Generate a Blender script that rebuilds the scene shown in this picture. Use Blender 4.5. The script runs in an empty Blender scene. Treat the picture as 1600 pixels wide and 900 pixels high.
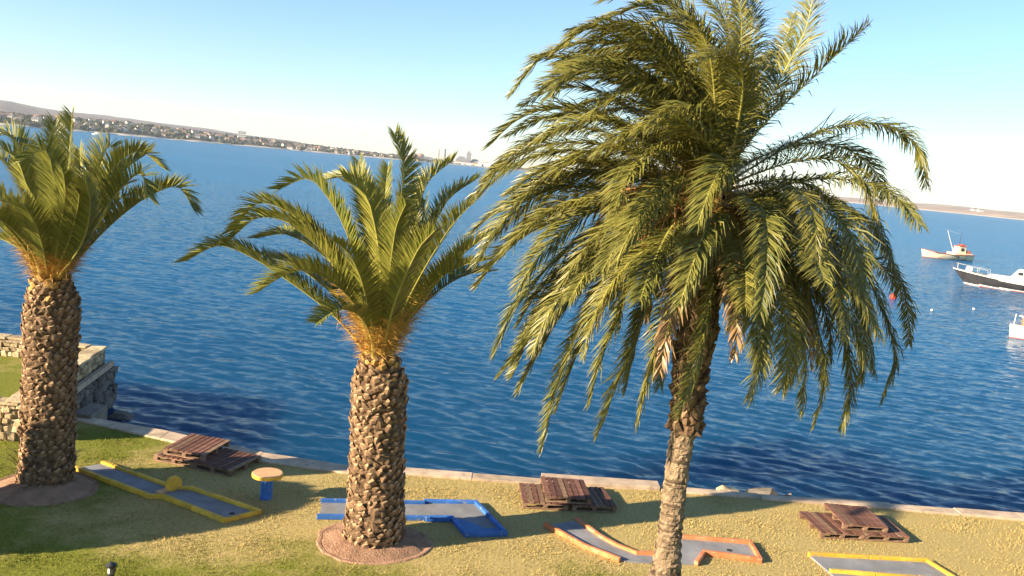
import bpy, bmesh, math, random
import numpy as np
from mathutils import Vector, Matrix

scene = bpy.context.scene
COL = scene.collection
RND = random.Random(7)

# ------------------------------------------------------------------ camera
CAM_H = 7.5
ROLL = math.atan(0.097)
PITCH = math.radians(7.745)
cam_data = bpy.data.cameras.new('camera')
cam_data.sensor_fit = 'HORIZONTAL'
cam_data.angle = math.radians(60.0)
cam_data.clip_start = 0.1
cam_data.clip_end = 20000
cam = bpy.data.objects.new('camera', cam_data)
COL.objects.link(cam)
fw = Vector((0, math.cos(PITCH), -math.sin(PITCH)))
rt0 = Vector((1, 0, 0))
up0 = rt0.cross(fw)
rt = math.cos(ROLL) * rt0 + math.sin(ROLL) * up0
up = -math.sin(ROLL) * rt0 + math.cos(ROLL) * up0
cm = Matrix((rt, up, -fw)).transposed().to_4x4()
cm.translation = Vector((0, 0, CAM_H))
cam.matrix_world = cm
scene.camera = cam

# ------------------------------------------------------------------ light
SUN_EL = math.radians(19.0)
SHADOW_AZ = math.radians(26.5)      # direction the shadows run, from +X towards +Y
sun_to = Vector((math.cos(SHADOW_AZ) * math.cos(SUN_EL), math.sin(SHADOW_AZ) * math.cos(SUN_EL), -math.sin(SUN_EL)))
sd = bpy.data.lights.new('sun', 'SUN')
sd.energy = 5.0
sd.angle = math.radians(0.6)
sd.color = (1.0, 0.83, 0.60)
sun = bpy.data.objects.new('sun', sd)
COL.objects.link(sun)
sun.rotation_euler = (-sun_to).to_track_quat('Z', 'Y').to_euler()

world = bpy.data.worlds.new('World')
scene.world = world
world.use_nodes = True
wn = world.node_tree
wn.nodes.clear()
sky = wn.nodes.new('ShaderNodeTexSky')
sky.sky_type = 'NISHITA'
sky.sun_disc = False
sky.sun_elevation = SUN_EL
sky.sun_rotation = math.atan2(-sun_to.x, -sun_to.y)
sky.altitude = 0
sky.air_density = 1.0
sky.dust_density = 0.0
sky.ozone_density = 4.0
bg = wn.nodes.new('ShaderNodeBackground')
bg.inputs['Strength'].default_value = 0.068
wo = wn.nodes.new('ShaderNodeOutputWorld')
wn.links.new(sky.outputs[0], bg.inputs[0])
wn.links.new(bg.outputs[0], wo.inputs[0])

scene.view_settings.view_transform = 'Standard'
scene.view_settings.look = 'None'
scene.view_settings.gamma = 1.0
scene.view_settings.use_curve_mapping = False
scene.view_settings.exposure = 1.72
scene.cycles.use_denoising = True
scene.cycles.max_bounces = 6
scene.cycles.transparent_max_bounces = 8
scene.cycles.volume_bounces = 0


# ------------------------------------------------------------------ helpers
def tag(o, label=None, cat=None, group=None, kind=None):
    if label: o['label'] = label
    if cat: o['category'] = cat
    if group: o['group'] = group
    if kind: o['kind'] = kind
    return o


def empty(name, loc=(0, 0, 0), rz=0.0, parent=None):
    o = bpy.data.objects.new(name, None)
    o.empty_display_size = 0.2
    COL.objects.link(o)
    o.location = loc
    o.rotation_euler = (0, 0, rz)
    if parent: o.parent = parent
    return o


class MB:
    """collects vertices and faces, build() links them as one mesh object"""
    def __init__(self):
        self.v = []; self.f = []; self.m = []

    def add(self, vs, fs, mi=0):
        b = len(self.v)
        self.v.extend([tuple(x) for x in vs])
        for f in fs:
            self.f.append(tuple(i + b for i in f)); self.m.append(mi)
        return self

    def box(self, x0, x1, y0, y1, z0, z1, mi=0, mat=None):
        vs = [Vector((x, y, z)) for z in (z0, z1) for x, y in ((x0, y0), (x1, y0), (x1, y1), (x0, y1))]
        if mat is not None: vs = [mat @ v for v in vs]
        return self.add(vs, [(3, 2, 1, 0), (4, 5, 6, 7), (0, 1, 5, 4), (1, 2, 6, 5), (2, 3, 7, 6), (3, 0, 4, 7)], mi)

    def prism(self, pts, z0, z1, mi=0):
        n = len(pts)
        vs = [(x, y, z0) for x, y in pts] + [(x, y, z1) for x, y in pts]
        fs = [tuple(reversed(range(n))), tuple(range(n, 2 * n))]
        fs += [(i, (i + 1) % n, n + (i + 1) % n, n + i) for i in range(n)]
        return self.add(vs, fs, mi)

    def tube(self, path, radii, n=8, mi=0, cap=True):
        rings = []
        prev = None
        for i, p in enumerate(path):
            p = Vector(p)
            a = Vector(path[max(0, i - 1)]); b = Vector(path[min(len(path) - 1, i + 1)])
            t = (b - a).normalized()
            if prev is None:
                prev = t.orthogonal().normalized()
            u = (prev - t * prev.dot(t)).normalized(); prev = u
            w = t.cross(u)
            r = radii[i] if hasattr(radii, '__len__') else radii
            rings.append([p + u * (r * math.cos(2 * math.pi * k / n)) + w * (r * math.sin(2 * math.pi * k / n)) for k in range(n)])
        vs = [v for r in rings for v in r]
        fs = []
        for i in range(len(rings) - 1):
            for k in range(n):
                fs.append((i * n + k, i * n + (k + 1) % n, (i + 1) * n + (k + 1) % n, (i + 1) * n + k))
        if cap:
            fs.append(tuple(reversed(range(n))))
            fs.append(tuple(range((len(rings) - 1) * n, len(rings) * n)))
        return self.add(vs, fs, mi)

    def lathe(self, prof, n=24, mi=0):
        vs = []; fs = []
        for r, z in prof:
            for k in range(n):
                a = 2 * math.pi * k / n
                vs.append((r * math.cos(a), r * math.sin(a), z))
        for i in range(len(prof) - 1):
            for k in range(n):
                fs.append((i * n + k, i * n + (k + 1) % n, (i + 1) * n + (k + 1) % n, (i + 1) * n + k))
        fs.append(tuple(reversed(range(n))))
        fs.append(tuple(range((len(prof) - 1) * n, len(prof) * n)))
        return self.add(vs, fs, mi)

    def mesh(self, name, mats, smooth=False):
        me = bpy.data.meshes.new(name)
        me.from_pydata(self.v, [], self.f)
        mats = mats if isinstance(mats, (list, tuple)) else [mats]
        for m in mats: me.materials.append(m)
        if len(mats) > 1: me.polygons.foreach_set('material_index', self.m)
        if smooth: me.polygons.foreach_set('use_smooth', [True] * len(me.polygons))
        me.update()
        return me

    def build(self, name, mats, parent=None, smooth=False, bevel=0.0, loc=None, rot=None):
        o = link(name, self.mesh(name, mats, smooth), parent, loc, rot)
        if bevel:
            b = o.modifiers.new('bevel', 'BEVEL'); b.width = bevel; b.segments = 2; b.limit_method = 'ANGLE'
        return o


def link(name, me, parent=None, loc=None, rot=None):
    o = bpy.data.objects.new(name, me)
    COL.objects.link(o)
    if parent: o.parent = parent
    if loc is not None: o.location = loc
    if rot is not None: o.rotation_euler = rot
    return o


def copy_tree(o, parent=None):
    c = o.copy()
    COL.objects.link(c)
    c.parent = parent
    for ch in list(o.children):
        copy_tree(ch, c)
    return c


# ------------------------------------------------------------------ materials
class NT:
    def __init__(self, name):
        self.mat = bpy.data.materials.new(name)
        self.mat.use_nodes = True
        self.t = self.mat.node_tree
        self.t.nodes.clear()
        self.out = self.n('ShaderNodeOutputMaterial')

    def n(self, typ, **kw):
        nd = self.t.nodes.new(typ)
        for k, v in kw.items():
            if k in nd.inputs: nd.inputs[k].default_value = v
            else: setattr(nd, k, v)
        return nd

    def l(self, a, b):
        self.t.links.new(a, b)

    def noise(self, vec, scale, detail=4, rough=0.55, dist=0.0):
        nd = self.n('ShaderNodeTexNoise')
        nd.inputs['Scale'].default_value = scale
        nd.inputs['Detail'].default_value = detail
        nd.inputs['Roughness'].default_value = rough
        nd.inputs['Distortion'].default_value = dist
        if vec is not None: self.l(vec, nd.inputs['Vector'])
        return nd.outputs['Fac']

    def ramp(self, fac, stops):
        nd = self.n('ShaderNodeValToRGB')
        cr = nd.color_ramp
        while len(cr.elements) < len(stops): cr.elements.new(0.5)
        for e, (p, c) in zip(cr.elements, stops):
            e.position = p; e.color = (*c, 1) if len(c) == 3 else c
        self.l(fac, nd.inputs[0])
        return nd.outputs[0]

    def mix(self, fac, a, b, mode='MIX'):
        nd = self.n('ShaderNodeMix', data_type='RGBA', blend_type=mode)
        for s, v in ((nd.inputs[0], fac), (nd.inputs[6], a), (nd.inputs[7], b)):
            if isinstance(v, (int, float)): s.default_value = v
            elif isinstance(v, (tuple, list)): s.default_value = (*v, 1) if len(v) == 3 else v
            else: self.l(v, s)
        return nd.outputs[2]

    def math(self, op, a, b=0.0):
        nd = self.n('ShaderNodeMath', operation=op)
        for s, v in ((nd.inputs[0], a), (nd.inputs[1], b)):
            if isinstance(v, (int, float)): s.default_value = v
            else: self.l(v, s)
        return nd.outputs[0]

    def bump(self, h, strength=0.3, dist=0.02, normal=None):
        nd = self.n('ShaderNodeBump')
        nd.inputs['Strength'].default_value = strength
        nd.inputs['Distance'].default_value = dist
        self.l(h, nd.inputs['Height'])
        if normal is not None: self.l(normal, nd.inputs['Normal'])
        return nd.outputs[0]

    def pos(self):
        return self.n('ShaderNodeNewGeometry').outputs['Position']

    def obj(self):
        return self.n('ShaderNodeTexCoord').outputs['Object']

    def rand(self):
        return self.n('ShaderNodeObjectInfo').outputs['Random']

    def principled(self, color, rough=0.7, spec=0.3, normal=None, metallic=0.0):
        b = self.n('ShaderNodeBsdfPrincipled')
        if isinstance(color, (tuple, list)): b.inputs['Base Color'].default_value = (*color, 1)
        else: self.l(color, b.inputs['Base Color'])
        if isinstance(rough, (int, float)): b.inputs['Roughness'].default_value = rough
        else: self.l(rough, b.inputs['Roughness'])
        b.inputs['Specular IOR Level'].default_value = spec
        b.inputs['Metallic'].default_value = metallic
        if normal is not None: self.l(normal, b.inputs['Normal'])
        return b.outputs[0]

    def done(self, sh):
        self.l(sh, self.out.inputs['Surface'])
        return self.mat


def worn(name, c, rough=0.7, var=0.35, scale=3.0, spec=0.3, bump=0.15, bdist=0.01, fine=40.0, objvar=0.25, chips=None):
    """plain colour with blotches of wear, per-object variation and a fine relief"""
    t = NT(name)
    co = t.obj()
    a = t.noise(co, scale, 5, 0.6)
    dark = tuple(x * (1 - var) for x in c)
    lite = tuple(min(0.9, x * (1 + var * 0.55) + 0.01) for x in c)
    col = t.ramp(a, [(0.3, dark), (0.7, lite)])
    r = t.rand()
    k = t.math('ADD', t.math('MULTIPLY', r, objvar), 1.0 - objvar / 2)
    hs = t.n('ShaderNodeHueSaturation')
    t.l(col, hs.inputs['Color']); t.l(k, hs.inputs['Value'])
    out = hs.outputs[0]
    if chips:
        ch = t.ramp(t.noise(t.pos(), chips[0], 6, 0.7), [(chips[1], (0, 0, 0)), (chips[1] + 0.05, (1, 1, 1))])
        out = t.mix(t.math('MULTIPLY', ch, chips[3]), out, chips[2])
    f = t.noise(co, fine, 4, 0.6)
    return t.done(t.principled(out, rough, spec, t.bump(f, bump, bdist)))


def leaf_mat(name, green, yellow, dry, trans=0.28):
    t = NT(name)
    at = t.n('ShaderNodeAttribute', attribute_name='along')
    rn = t.n('ShaderNodeAttribute', attribute_name='lrand')
    col = t.mix(t.math('MULTIPLY', rn.outputs['Fac'], 0.75), green, yellow)
    ob = t.rand()
    col = t.mix(t.math('MULTIPLY', ob, 0.55), col, yellow)
    tip = t.ramp(at.outputs['Fac'], [(0.78, (0, 0, 0)), (1.0, (1, 1, 1))])
    col = t.mix(t.math('MULTIPLY', tip, 0.55), col, dry)
    p = t.principled(col, 0.42, 0.35)
    tr = t.n('ShaderNodeBsdfTranslucent')
    t.l(col, tr.inputs['Color'])
    mx = t.n('ShaderNodeMixShader')
    mx.inputs[0].default_value = trans
    t.l(p, mx.inputs[1]); t.l(tr.outputs[0], mx.inputs[2])
    return t.done(mx.outputs[0])


M = {}
M['leaf'] = leaf_mat('palm_leaf', (0.066, 0.086, 0.018), (0.225, 0.195, 0.038), (0.34, 0.25, 0.09), 0.14)
M['leaf_young'] = leaf_mat('young_palm_leaf', (0.085, 0.12, 0.024), (0.30, 0.265, 0.045), (0.34, 0.28, 0.10), 0.20)
M['leaf_dry'] = leaf_mat('dry_palm_leaf', (0.22, 0.13, 0.06), (0.32, 0.20, 0.09), (0.35, 0.25, 0.12), 0.15)
M['rachis'] = worn('frond_stalk', (0.30, 0.27, 0.06), 0.45, 0.2, 4, objvar=0.4)
M['petiole'] = worn('frond_stalk_base', (0.42, 0.29, 0.07), 0.5, 0.3, 6)
M['spine'] = worn('frond_spine', (0.52, 0.29, 0.06), 0.6, 0.4, 6)
M['fibre'] = worn('trunk_fibre', (0.15, 0.092, 0.05), 0.95, 0.5, 9, 0.1, 0.8, 0.03, 30)
M['boot_side'] = worn('leaf_base_side', (0.25, 0.150, 0.08), 0.9, 0.5, 7, 0.15, 0.5, 0.02, 30, 0.5)
M['boot_cut'] = worn('leaf_base_cut', (0.38, 0.25, 0.135), 0.85, 0.5, 9, 0.2, 0.5, 0.01, 60, 0.6)
M['boot_fresh'] = worn('leaf_base_fresh', (0.44, 0.25, 0.07), 0.7, 0.35, 9, 0.25, 0.4, 0.01, 60, 0.4)
M['bark'] = worn('ringed_bark', (0.235, 0.165, 0.10), 0.95, 0.6, 9, 0.12, 0.9, 0.03, 22)
M['bark_dark'] = worn('dark_bark_ring', (0.12, 0.082, 0.05), 0.95, 0.6, 9, 0.12, 0.9, 0.03, 22)
M['stalk_dry'] = worn('dry_flower_stalk', (0.42, 0.20, 0.07), 0.8, 0.4, 6)

# traced palm geometry, metres from each palm foot
PALM_BASE = {'mid': [-2.23, 16.55, -0.0], 'left': [-9.36, 17.81, 0.0], 'right': [2.34, 11.0, 0.0]}
TRUNK_PROFILE = {
 'mid': [[0.003, 0.0, -0.039, 0.616], [-0.007, 0.0, 0.593, 0.563], [-0.067, 0.0, 1.887, 0.52], [-0.107, 0.0, 2.904, 0.54], [-0.123, 0.0, 3.281, 0.514], [-0.142, 0.0, 3.53, 0.415], [-0.171, 0.0, 3.752, 0.305]],
 'left': [[0.002, 0.0, -0.07, 0.566], [0.008, 0.0, 0.77, 0.522], [0.013, 0.0, 2.148, 0.517], [0.018, 0.0, 3.499, 0.538], [0.032, 0.0, 3.967, 0.497], [0.012, 0.0, 4.23, 0.404], [-0.006, 0.0, 4.426, 0.313]],
 'right': [[0.032, 0.0, 0.427, 0.265], [0.001, 0.0, 1.704, 0.236], [0.011, 0.0, 2.332, 0.218], [0.015, 0.0, 2.51, 0.184], [0.002, 0.0, 3.036, 0.149], [-0.005, 0.0, 3.986, 0.144], [0.008, 0.0, 4.286, 0.151], [0.027, 0.0, 4.398, 0.253], [0.014, 0.0, 4.834, 0.236], [-0.003, 0.0, 5.498, 0.266], [-0.001, 0.0, 6.071, 0.296], [0.032, 0.0, 6.639, 0.302], [0.025, 0.0, 7.196, 0.276], [0.014, 0.0, 7.471, 0.197]],
}
FROND_CURVES = {
 'mid': [
  [[-0.34,0.0,3.74],[-0.87,-0.01,4.22],[-1.43,-0.03,4.65],[-2.03,-0.04,5.01],[-2.64,-0.05,5.34],[-3.31,-0.06,5.52],[-3.91,-0.07,5.17]],
  [[-0.27,0.0,3.79],[-0.42,-0.45,4.36],[-0.61,-0.85,4.86],[-0.91,-1.22,5.21],[-1.27,-1.58,5.43],[-1.61,-1.93,5.33],[-1.88,-2.27,5.09]],
  [[-0.28,0.0,3.89],[-0.62,-0.02,4.52],[-0.99,-0.05,5.11],[-1.4,-0.07,5.66],[-1.95,-0.09,6.05],[-2.59,-0.11,6.12],[-3.1,-0.12,5.64]],
  [[-0.25,0.0,3.89],[-0.54,0.01,4.58],[-0.92,0.03,5.21],[-1.4,0.04,5.75],[-1.96,0.05,6.2],[-2.63,0.06,6.38],[-3.12,0.07,5.81]],
  [[-0.26,0.0,3.94],[-0.61,0.4,4.35],[-0.96,0.76,4.79],[-1.38,1.09,5.21],[-1.92,1.41,5.51],[-2.56,1.72,5.68],[-3.23,2.03,5.5]],
  [[-0.23,0.0,3.9],[-0.44,-0.01,4.57],[-0.65,-0.03,5.23],[-0.89,-0.04,5.87],[-1.22,-0.05,6.46],[-1.7,-0.06,6.92],[-2.26,-0.07,6.67]],
  [[-0.16,0.0,3.9],[-0.23,0.16,4.54],[-0.32,0.3,5.18],[-0.44,0.43,5.83],[-0.62,0.55,6.46],[-1.0,0.67,7.0],[-1.59,0.79,6.91]],
  [[-0.21,0.0,3.95],[-0.33,0.37,4.47],[-0.44,0.68,5.01],[-0.58,0.98,5.57],[-0.76,1.27,6.14],[-0.96,1.56,6.72],[-1.16,1.83,7.31]],
  [[-0.13,0.0,3.81],[-0.12,-0.28,4.46],[-0.15,-0.52,5.09],[-0.19,-0.75,5.68],[-0.28,-0.98,6.25],[-0.44,-1.19,6.77],[-0.8,-1.41,7.04]],
  [[-0.13,0.0,3.91],[-0.17,0.0,4.6],[-0.17,0.01,5.29],[-0.09,0.01,5.96],[-0.0,0.02,6.63],[0.03,0.02,7.3],[-0.2,0.02,7.9]],
  [[-0.12,0.0,3.76],[-0.04,-0.5,4.35],[0.03,-0.93,4.9],[0.1,-1.34,5.42],[0.17,-1.73,5.91],[0.26,-2.12,6.37],[0.43,-2.5,6.75]],
  [[-0.08,0.0,3.91],[0.0,0.1,4.54],[0.09,0.19,5.18],[0.19,0.27,5.81],[0.29,0.36,6.45],[0.45,0.43,7.07],[0.88,0.51,7.52]],
  [[-0.08,0.0,3.91],[0.03,0.11,4.51],[0.15,0.2,5.11],[0.34,0.29,5.69],[0.62,0.38,6.24],[0.88,0.47,6.8],[1.35,0.55,7.2]],
  [[-0.04,0.0,3.92],[0.19,-0.3,4.48],[0.4,-0.56,5.02],[0.63,-0.8,5.53],[0.87,-1.04,6.01],[1.13,-1.27,6.46],[1.45,-1.5,6.85]],
  [[-0.05,0.0,3.76],[0.21,-0.09,4.24],[0.48,-0.17,4.69],[0.76,-0.25,5.13],[1.05,-0.32,5.55],[1.37,-0.39,5.93],[1.75,-0.46,6.25]],
  [[-0.08,0.0,3.91],[0.0,0.45,4.3],[0.1,0.83,4.72],[0.18,1.2,5.16],[0.23,1.55,5.63],[0.23,1.9,6.13],[0.22,2.23,6.64]],
  [[-0.12,0.0,3.76],[0.02,-0.52,4.3],[0.15,-0.97,4.8],[0.31,-1.39,5.26],[0.49,-1.81,5.69],[0.68,-2.21,6.08],[0.94,-2.6,6.4]],
  [[-0.2,0.0,3.75],[-0.23,-0.52,4.24],[-0.27,-0.97,4.7],[-0.3,-1.39,5.12],[-0.36,-1.81,5.52],[-0.47,-2.21,5.86],[-0.66,-2.6,6.08]],
  [[-0.13,0.0,3.91],[-0.2,0.41,4.26],[-0.27,0.77,4.64],[-0.35,1.11,5.04],[-0.47,1.44,5.45],[-0.63,1.77,5.87],[-0.86,2.08,6.27]],
  [[-0.11,0.0,3.86],[-0.09,0.31,4.27],[-0.07,0.58,4.7],[-0.03,0.83,5.14],[0.03,1.08,5.59],[0.04,1.32,6.06],[-0.01,1.55,6.54]],
  [[-0.16,0.0,3.9],[-0.17,0.34,4.42],[-0.18,0.63,4.96],[-0.26,0.91,5.52],[-0.42,1.18,6.08],[-0.51,1.45,6.67],[-0.53,1.71,7.27]],
  [[-0.22,0.0,3.8],[-0.59,0.4,4.09],[-0.97,0.75,4.41],[-1.42,1.08,4.68],[-1.91,1.4,4.91],[-2.44,1.71,5.11],[-3.05,2.02,5.14]],
 ],
 'left': [
  [[0.01,0.0,4.29],[0.04,0.07,4.86],[0.08,0.14,5.43],[0.12,0.2,6.0],[0.14,0.26,6.57],[0.14,0.31,7.14],[0.13,0.37,7.71]],
  [[0.01,0.0,4.29],[-0.09,0.25,4.81],[-0.17,0.47,5.34],[-0.26,0.67,5.88],[-0.43,0.87,6.42],[-0.59,1.07,6.97],[-0.7,1.26,7.53]],
  [[0.05,0.0,4.29],[0.16,0.2,4.83],[0.29,0.38,5.39],[0.4,0.55,5.96],[0.5,0.71,6.53],[0.65,0.87,7.1],[0.85,1.02,6.98]],
  [[0.07,0.0,4.29],[0.4,-0.02,4.89],[0.7,-0.04,5.49],[0.91,-0.05,6.11],[1.2,-0.07,6.7],[1.71,-0.08,7.1],[2.2,-0.1,6.82]],
  [[0.07,0.0,4.29],[0.54,-0.27,4.82],[0.97,-0.5,5.34],[1.33,-0.73,5.86],[1.73,-0.94,6.34],[2.22,-1.15,6.71],[2.47,-1.35,6.31]],
  [[0.09,0.0,4.26],[0.52,-0.02,4.79],[0.95,-0.04,5.31],[1.41,-0.05,5.79],[1.92,-0.07,6.21],[2.51,-0.08,6.47],[2.87,-0.1,6.05]],
  [[0.05,0.0,4.25],[0.55,-0.52,4.68],[0.99,-0.97,5.08],[1.34,-1.39,5.48],[1.61,-1.81,5.89],[1.8,-2.21,6.27],[1.87,-2.6,6.6]],
  [[-0.01,0.0,4.29],[0.27,-0.42,4.91],[0.51,-0.79,5.49],[0.67,-1.14,6.04],[0.76,-1.47,6.55],[0.77,-1.8,7.0],[0.54,-2.12,6.78]],
  [[-0.03,0.0,4.28],[-0.15,0.06,4.9],[-0.27,0.11,5.51],[-0.42,0.16,6.11],[-0.64,0.21,6.68],[-1.03,0.26,7.15],[-1.64,0.3,7.03]],
  [[-0.03,0.0,4.28],[-0.27,0.18,4.78],[-0.51,0.33,5.27],[-0.77,0.48,5.77],[-1.08,0.62,6.24],[-1.5,0.75,6.63],[-2.12,0.89,6.51]],
  [[-0.07,0.0,4.28],[-0.19,-0.16,4.7],[-0.32,-0.29,5.11],[-0.47,-0.42,5.5],[-0.67,-0.54,5.83],[-0.96,-0.66,6.05],[-1.32,-0.78,5.97]],
  [[-0.07,0.0,4.24],[-0.16,-0.31,4.65],[-0.26,-0.58,5.03],[-0.39,-0.84,5.37],[-0.57,-1.08,5.65],[-0.81,-1.32,5.76],[-1.0,-1.56,5.54]],
  [[-0.07,0.0,4.24],[-0.38,0.1,4.55],[-0.71,0.19,4.84],[-1.13,0.28,5.01],[-1.6,0.36,5.08],[-2.06,0.44,4.93],[-2.45,0.52,4.61]],
  [[-0.01,0.0,4.29],[-0.26,0.41,4.66],[-0.47,0.77,5.06],[-0.68,1.11,5.47],[-0.92,1.44,5.9],[-1.23,1.77,6.31],[-1.69,2.08,6.65]],
  [[0.01,0.0,4.29],[-0.13,0.46,4.68],[-0.23,0.86,5.11],[-0.3,1.24,5.55],[-0.33,1.6,6.0],[-0.44,1.96,6.48],[-0.65,2.31,6.97]],
  [[0.03,0.0,4.29],[0.34,-0.52,4.75],[0.61,-0.97,5.17],[0.87,-1.39,5.57],[1.14,-1.81,5.94],[1.37,-2.21,6.3],[1.53,-2.6,6.64]],
  [[-0.03,0.0,4.28],[0.17,-0.52,4.69],[0.34,-0.97,5.07],[0.48,-1.39,5.41],[0.59,-1.81,5.73],[0.63,-2.21,5.99],[0.58,-2.6,6.07]],
  [[0.07,0.0,4.29],[0.02,0.41,4.64],[0.01,0.77,5.01],[0.03,1.11,5.39],[0.06,1.44,5.79],[0.0,1.77,6.22],[-0.08,2.08,6.67]],
  [[0.03,0.0,4.29],[0.38,-0.47,4.67],[0.69,-0.87,5.02],[0.98,-1.25,5.36],[1.24,-1.62,5.69],[1.48,-1.99,6.0],[1.68,-2.34,6.3]],
  [[-0.01,0.0,4.29],[0.06,-0.25,4.85],[0.11,-0.46,5.38],[0.06,-0.66,5.87],[-0.08,-0.86,6.3],[-0.15,-1.05,6.74],[-0.34,-1.23,6.93]],
  [[0.07,0.0,4.29],[0.1,0.36,4.64],[0.17,0.68,4.99],[0.29,0.98,5.35],[0.48,1.26,5.66],[0.66,1.54,6.0],[0.94,1.82,6.15]],
 ],
 'right': [
  [[-0.03,0.0,7.64],[-0.11,-0.07,8.23],[-0.25,-0.13,8.79],[-0.45,-0.19,9.33],[-0.92,-0.24,9.56],[-1.46,-0.29,9.36],[-1.97,-0.35,9.08]],
  [[-0.06,-0.0,7.6],[-0.26,0.04,8.18],[-0.55,0.08,8.71],[-1.05,0.12,9.07],[-1.64,0.15,9.1],[-2.21,0.19,8.89],[-2.58,0.22,8.4]],
  [[-0.06,0.0,7.57],[-0.42,-0.25,7.94],[-0.74,-0.47,8.29],[-1.04,-0.68,8.63],[-1.47,-0.89,8.74],[-1.9,-1.08,8.63],[-2.14,-1.28,8.26]],
  [[-0.05,0.0,7.49],[-0.52,-0.07,7.75],[-0.99,-0.13,7.99],[-1.47,-0.19,8.19],[-1.98,-0.25,8.25],[-2.44,-0.3,8.08],[-2.78,-0.36,7.71]],
  [[-0.08,0.0,7.47],[-0.59,0.07,7.55],[-1.1,0.13,7.66],[-1.61,0.19,7.78],[-2.12,0.25,7.7],[-2.58,0.3,7.44],[-2.94,0.36,7.03]],
  [[-0.09,0.0,7.46],[-0.67,-0.08,7.48],[-1.24,-0.15,7.58],[-1.78,-0.21,7.61],[-2.21,-0.27,7.26],[-2.54,-0.33,6.82],[-2.79,-0.39,6.33]],
  [[-0.1,0.0,7.4],[-0.6,-0.26,7.37],[-1.07,-0.49,7.32],[-1.52,-0.71,7.23],[-1.93,-0.92,7.08],[-2.26,-1.13,6.83],[-2.5,-1.33,6.52]],
  [[0.01,0.0,7.63],[0.03,0.14,8.07],[0.08,0.27,8.52],[0.16,0.39,8.96],[0.22,0.5,9.41],[0.13,0.62,9.85],[-0.2,0.73,10.15]],
  [[0.01,0.0,7.62],[0.08,0.21,8.02],[0.15,0.39,8.43],[0.25,0.56,8.84],[0.37,0.72,9.25],[0.42,0.88,9.68],[0.35,1.04,10.11]],
  [[0.05,-0.0,7.59],[0.27,0.15,7.97],[0.49,0.28,8.36],[0.69,0.4,8.76],[0.88,0.52,9.17],[1.05,0.63,9.59],[1.12,0.74,10.04]],
  [[0.07,0.0,7.57],[0.27,-0.05,7.94],[0.49,-0.09,8.29],[0.75,-0.13,8.61],[1.01,-0.17,8.92],[1.25,-0.21,9.23],[1.51,-0.24,9.53]],
  [[0.02,0.0,7.58],[0.2,0.47,7.89],[0.38,0.87,8.23],[0.53,1.25,8.59],[0.65,1.62,8.97],[0.82,1.99,9.35],[1.17,2.34,9.3]],
  [[0.08,0.0,7.51],[0.5,-0.0,7.82],[0.92,0.0,8.13],[1.38,0.0,8.36],[1.89,0.0,8.45],[2.37,0.0,8.25],[2.6,0.0,7.77]],
  [[0.08,0.0,7.48],[0.47,-0.16,7.71],[0.88,-0.3,7.89],[1.3,-0.43,7.94],[1.64,-0.55,7.67],[1.81,-0.67,7.25],[1.98,-0.79,6.83]],
  [[0.08,-0.0,7.43],[0.59,0.08,7.45],[1.1,0.15,7.46],[1.62,0.21,7.43],[2.1,0.27,7.21],[2.44,0.33,6.79],[2.74,0.39,6.34]],
  [[0.13,0.0,7.36],[0.68,0.16,7.19],[1.25,0.29,7.03],[1.84,0.42,6.88],[2.42,0.55,6.68],[2.86,0.67,6.24],[3.05,0.79,5.66]],
  [[0.07,0.0,7.4],[0.36,-0.36,7.18],[0.69,-0.68,7.16],[0.98,-0.98,7.01],[1.15,-1.27,6.74],[1.19,-1.55,6.4],[1.19,-1.83,6.06]],
  [[0.07,0.0,7.36],[0.52,-0.1,7.06],[0.97,-0.19,6.77],[1.26,-0.27,6.32],[1.45,-0.35,5.82],[1.55,-0.43,5.29],[1.47,-0.5,4.76]],
  [[0.09,0.0,7.35],[0.66,0.04,7.14],[1.2,0.08,6.83],[1.61,0.11,6.37],[1.89,0.14,5.8],[2.1,0.17,5.2],[2.09,0.2,4.57]],
  [[0.1,0.0,7.38],[0.61,-0.06,7.31],[1.09,-0.12,7.15],[1.51,-0.17,6.85],[1.8,-0.23,6.43],[2.01,-0.28,5.95],[2.18,-0.32,5.46]],
  [[0.12,-0.0,7.38],[0.74,0.01,7.3],[1.36,0.03,7.14],[1.89,0.04,6.79],[2.26,0.05,6.25],[2.55,0.06,5.65],[2.49,0.07,5.04]],
  [[0.02,0.0,7.36],[0.08,-0.29,6.91],[-0.14,-0.54,6.47],[-0.42,-0.78,6.07],[-0.62,-1.0,5.65],[-0.75,-1.23,5.23],[-0.83,-1.45,4.81]],
  [[0.02,0.0,7.37],[0.03,-0.39,6.95],[-0.03,-0.74,6.54],[-0.1,-1.06,6.15],[-0.2,-1.37,5.79],[-0.33,-1.68,5.45],[-0.48,-1.98,5.14]],
  [[0.05,0.0,7.37],[0.34,-0.35,7.17],[0.47,-0.65,6.79],[0.52,-0.94,6.41],[0.51,-1.22,6.02],[0.44,-1.49,5.65],[0.3,-1.75,5.31]],
  [[-0.05,0.0,7.35],[-0.61,-0.01,7.04],[-1.04,-0.03,6.56],[-1.32,-0.04,5.97],[-1.53,-0.05,5.34],[-1.68,-0.06,4.68],[-1.76,-0.07,4.0]],
  [[-0.06,0.0,7.35],[-0.58,-0.05,7.13],[-1.03,-0.09,6.78],[-1.42,-0.13,6.37],[-1.76,-0.16,5.91],[-2.07,-0.2,5.43],[-2.38,-0.23,4.94]],
  [[-0.03,0.0,7.34],[-0.49,-0.22,7.09],[-0.77,-0.42,6.68],[-0.96,-0.6,6.25],[-1.1,-0.78,5.81],[-1.25,-0.95,5.38],[-1.33,-1.12,4.94]],
  [[-0.02,0.0,7.33],[-0.39,-0.12,6.95],[-0.56,-0.22,6.44],[-0.7,-0.31,5.92],[-0.83,-0.4,5.41],[-0.99,-0.49,4.9],[-1.14,-0.58,4.39]],
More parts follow.
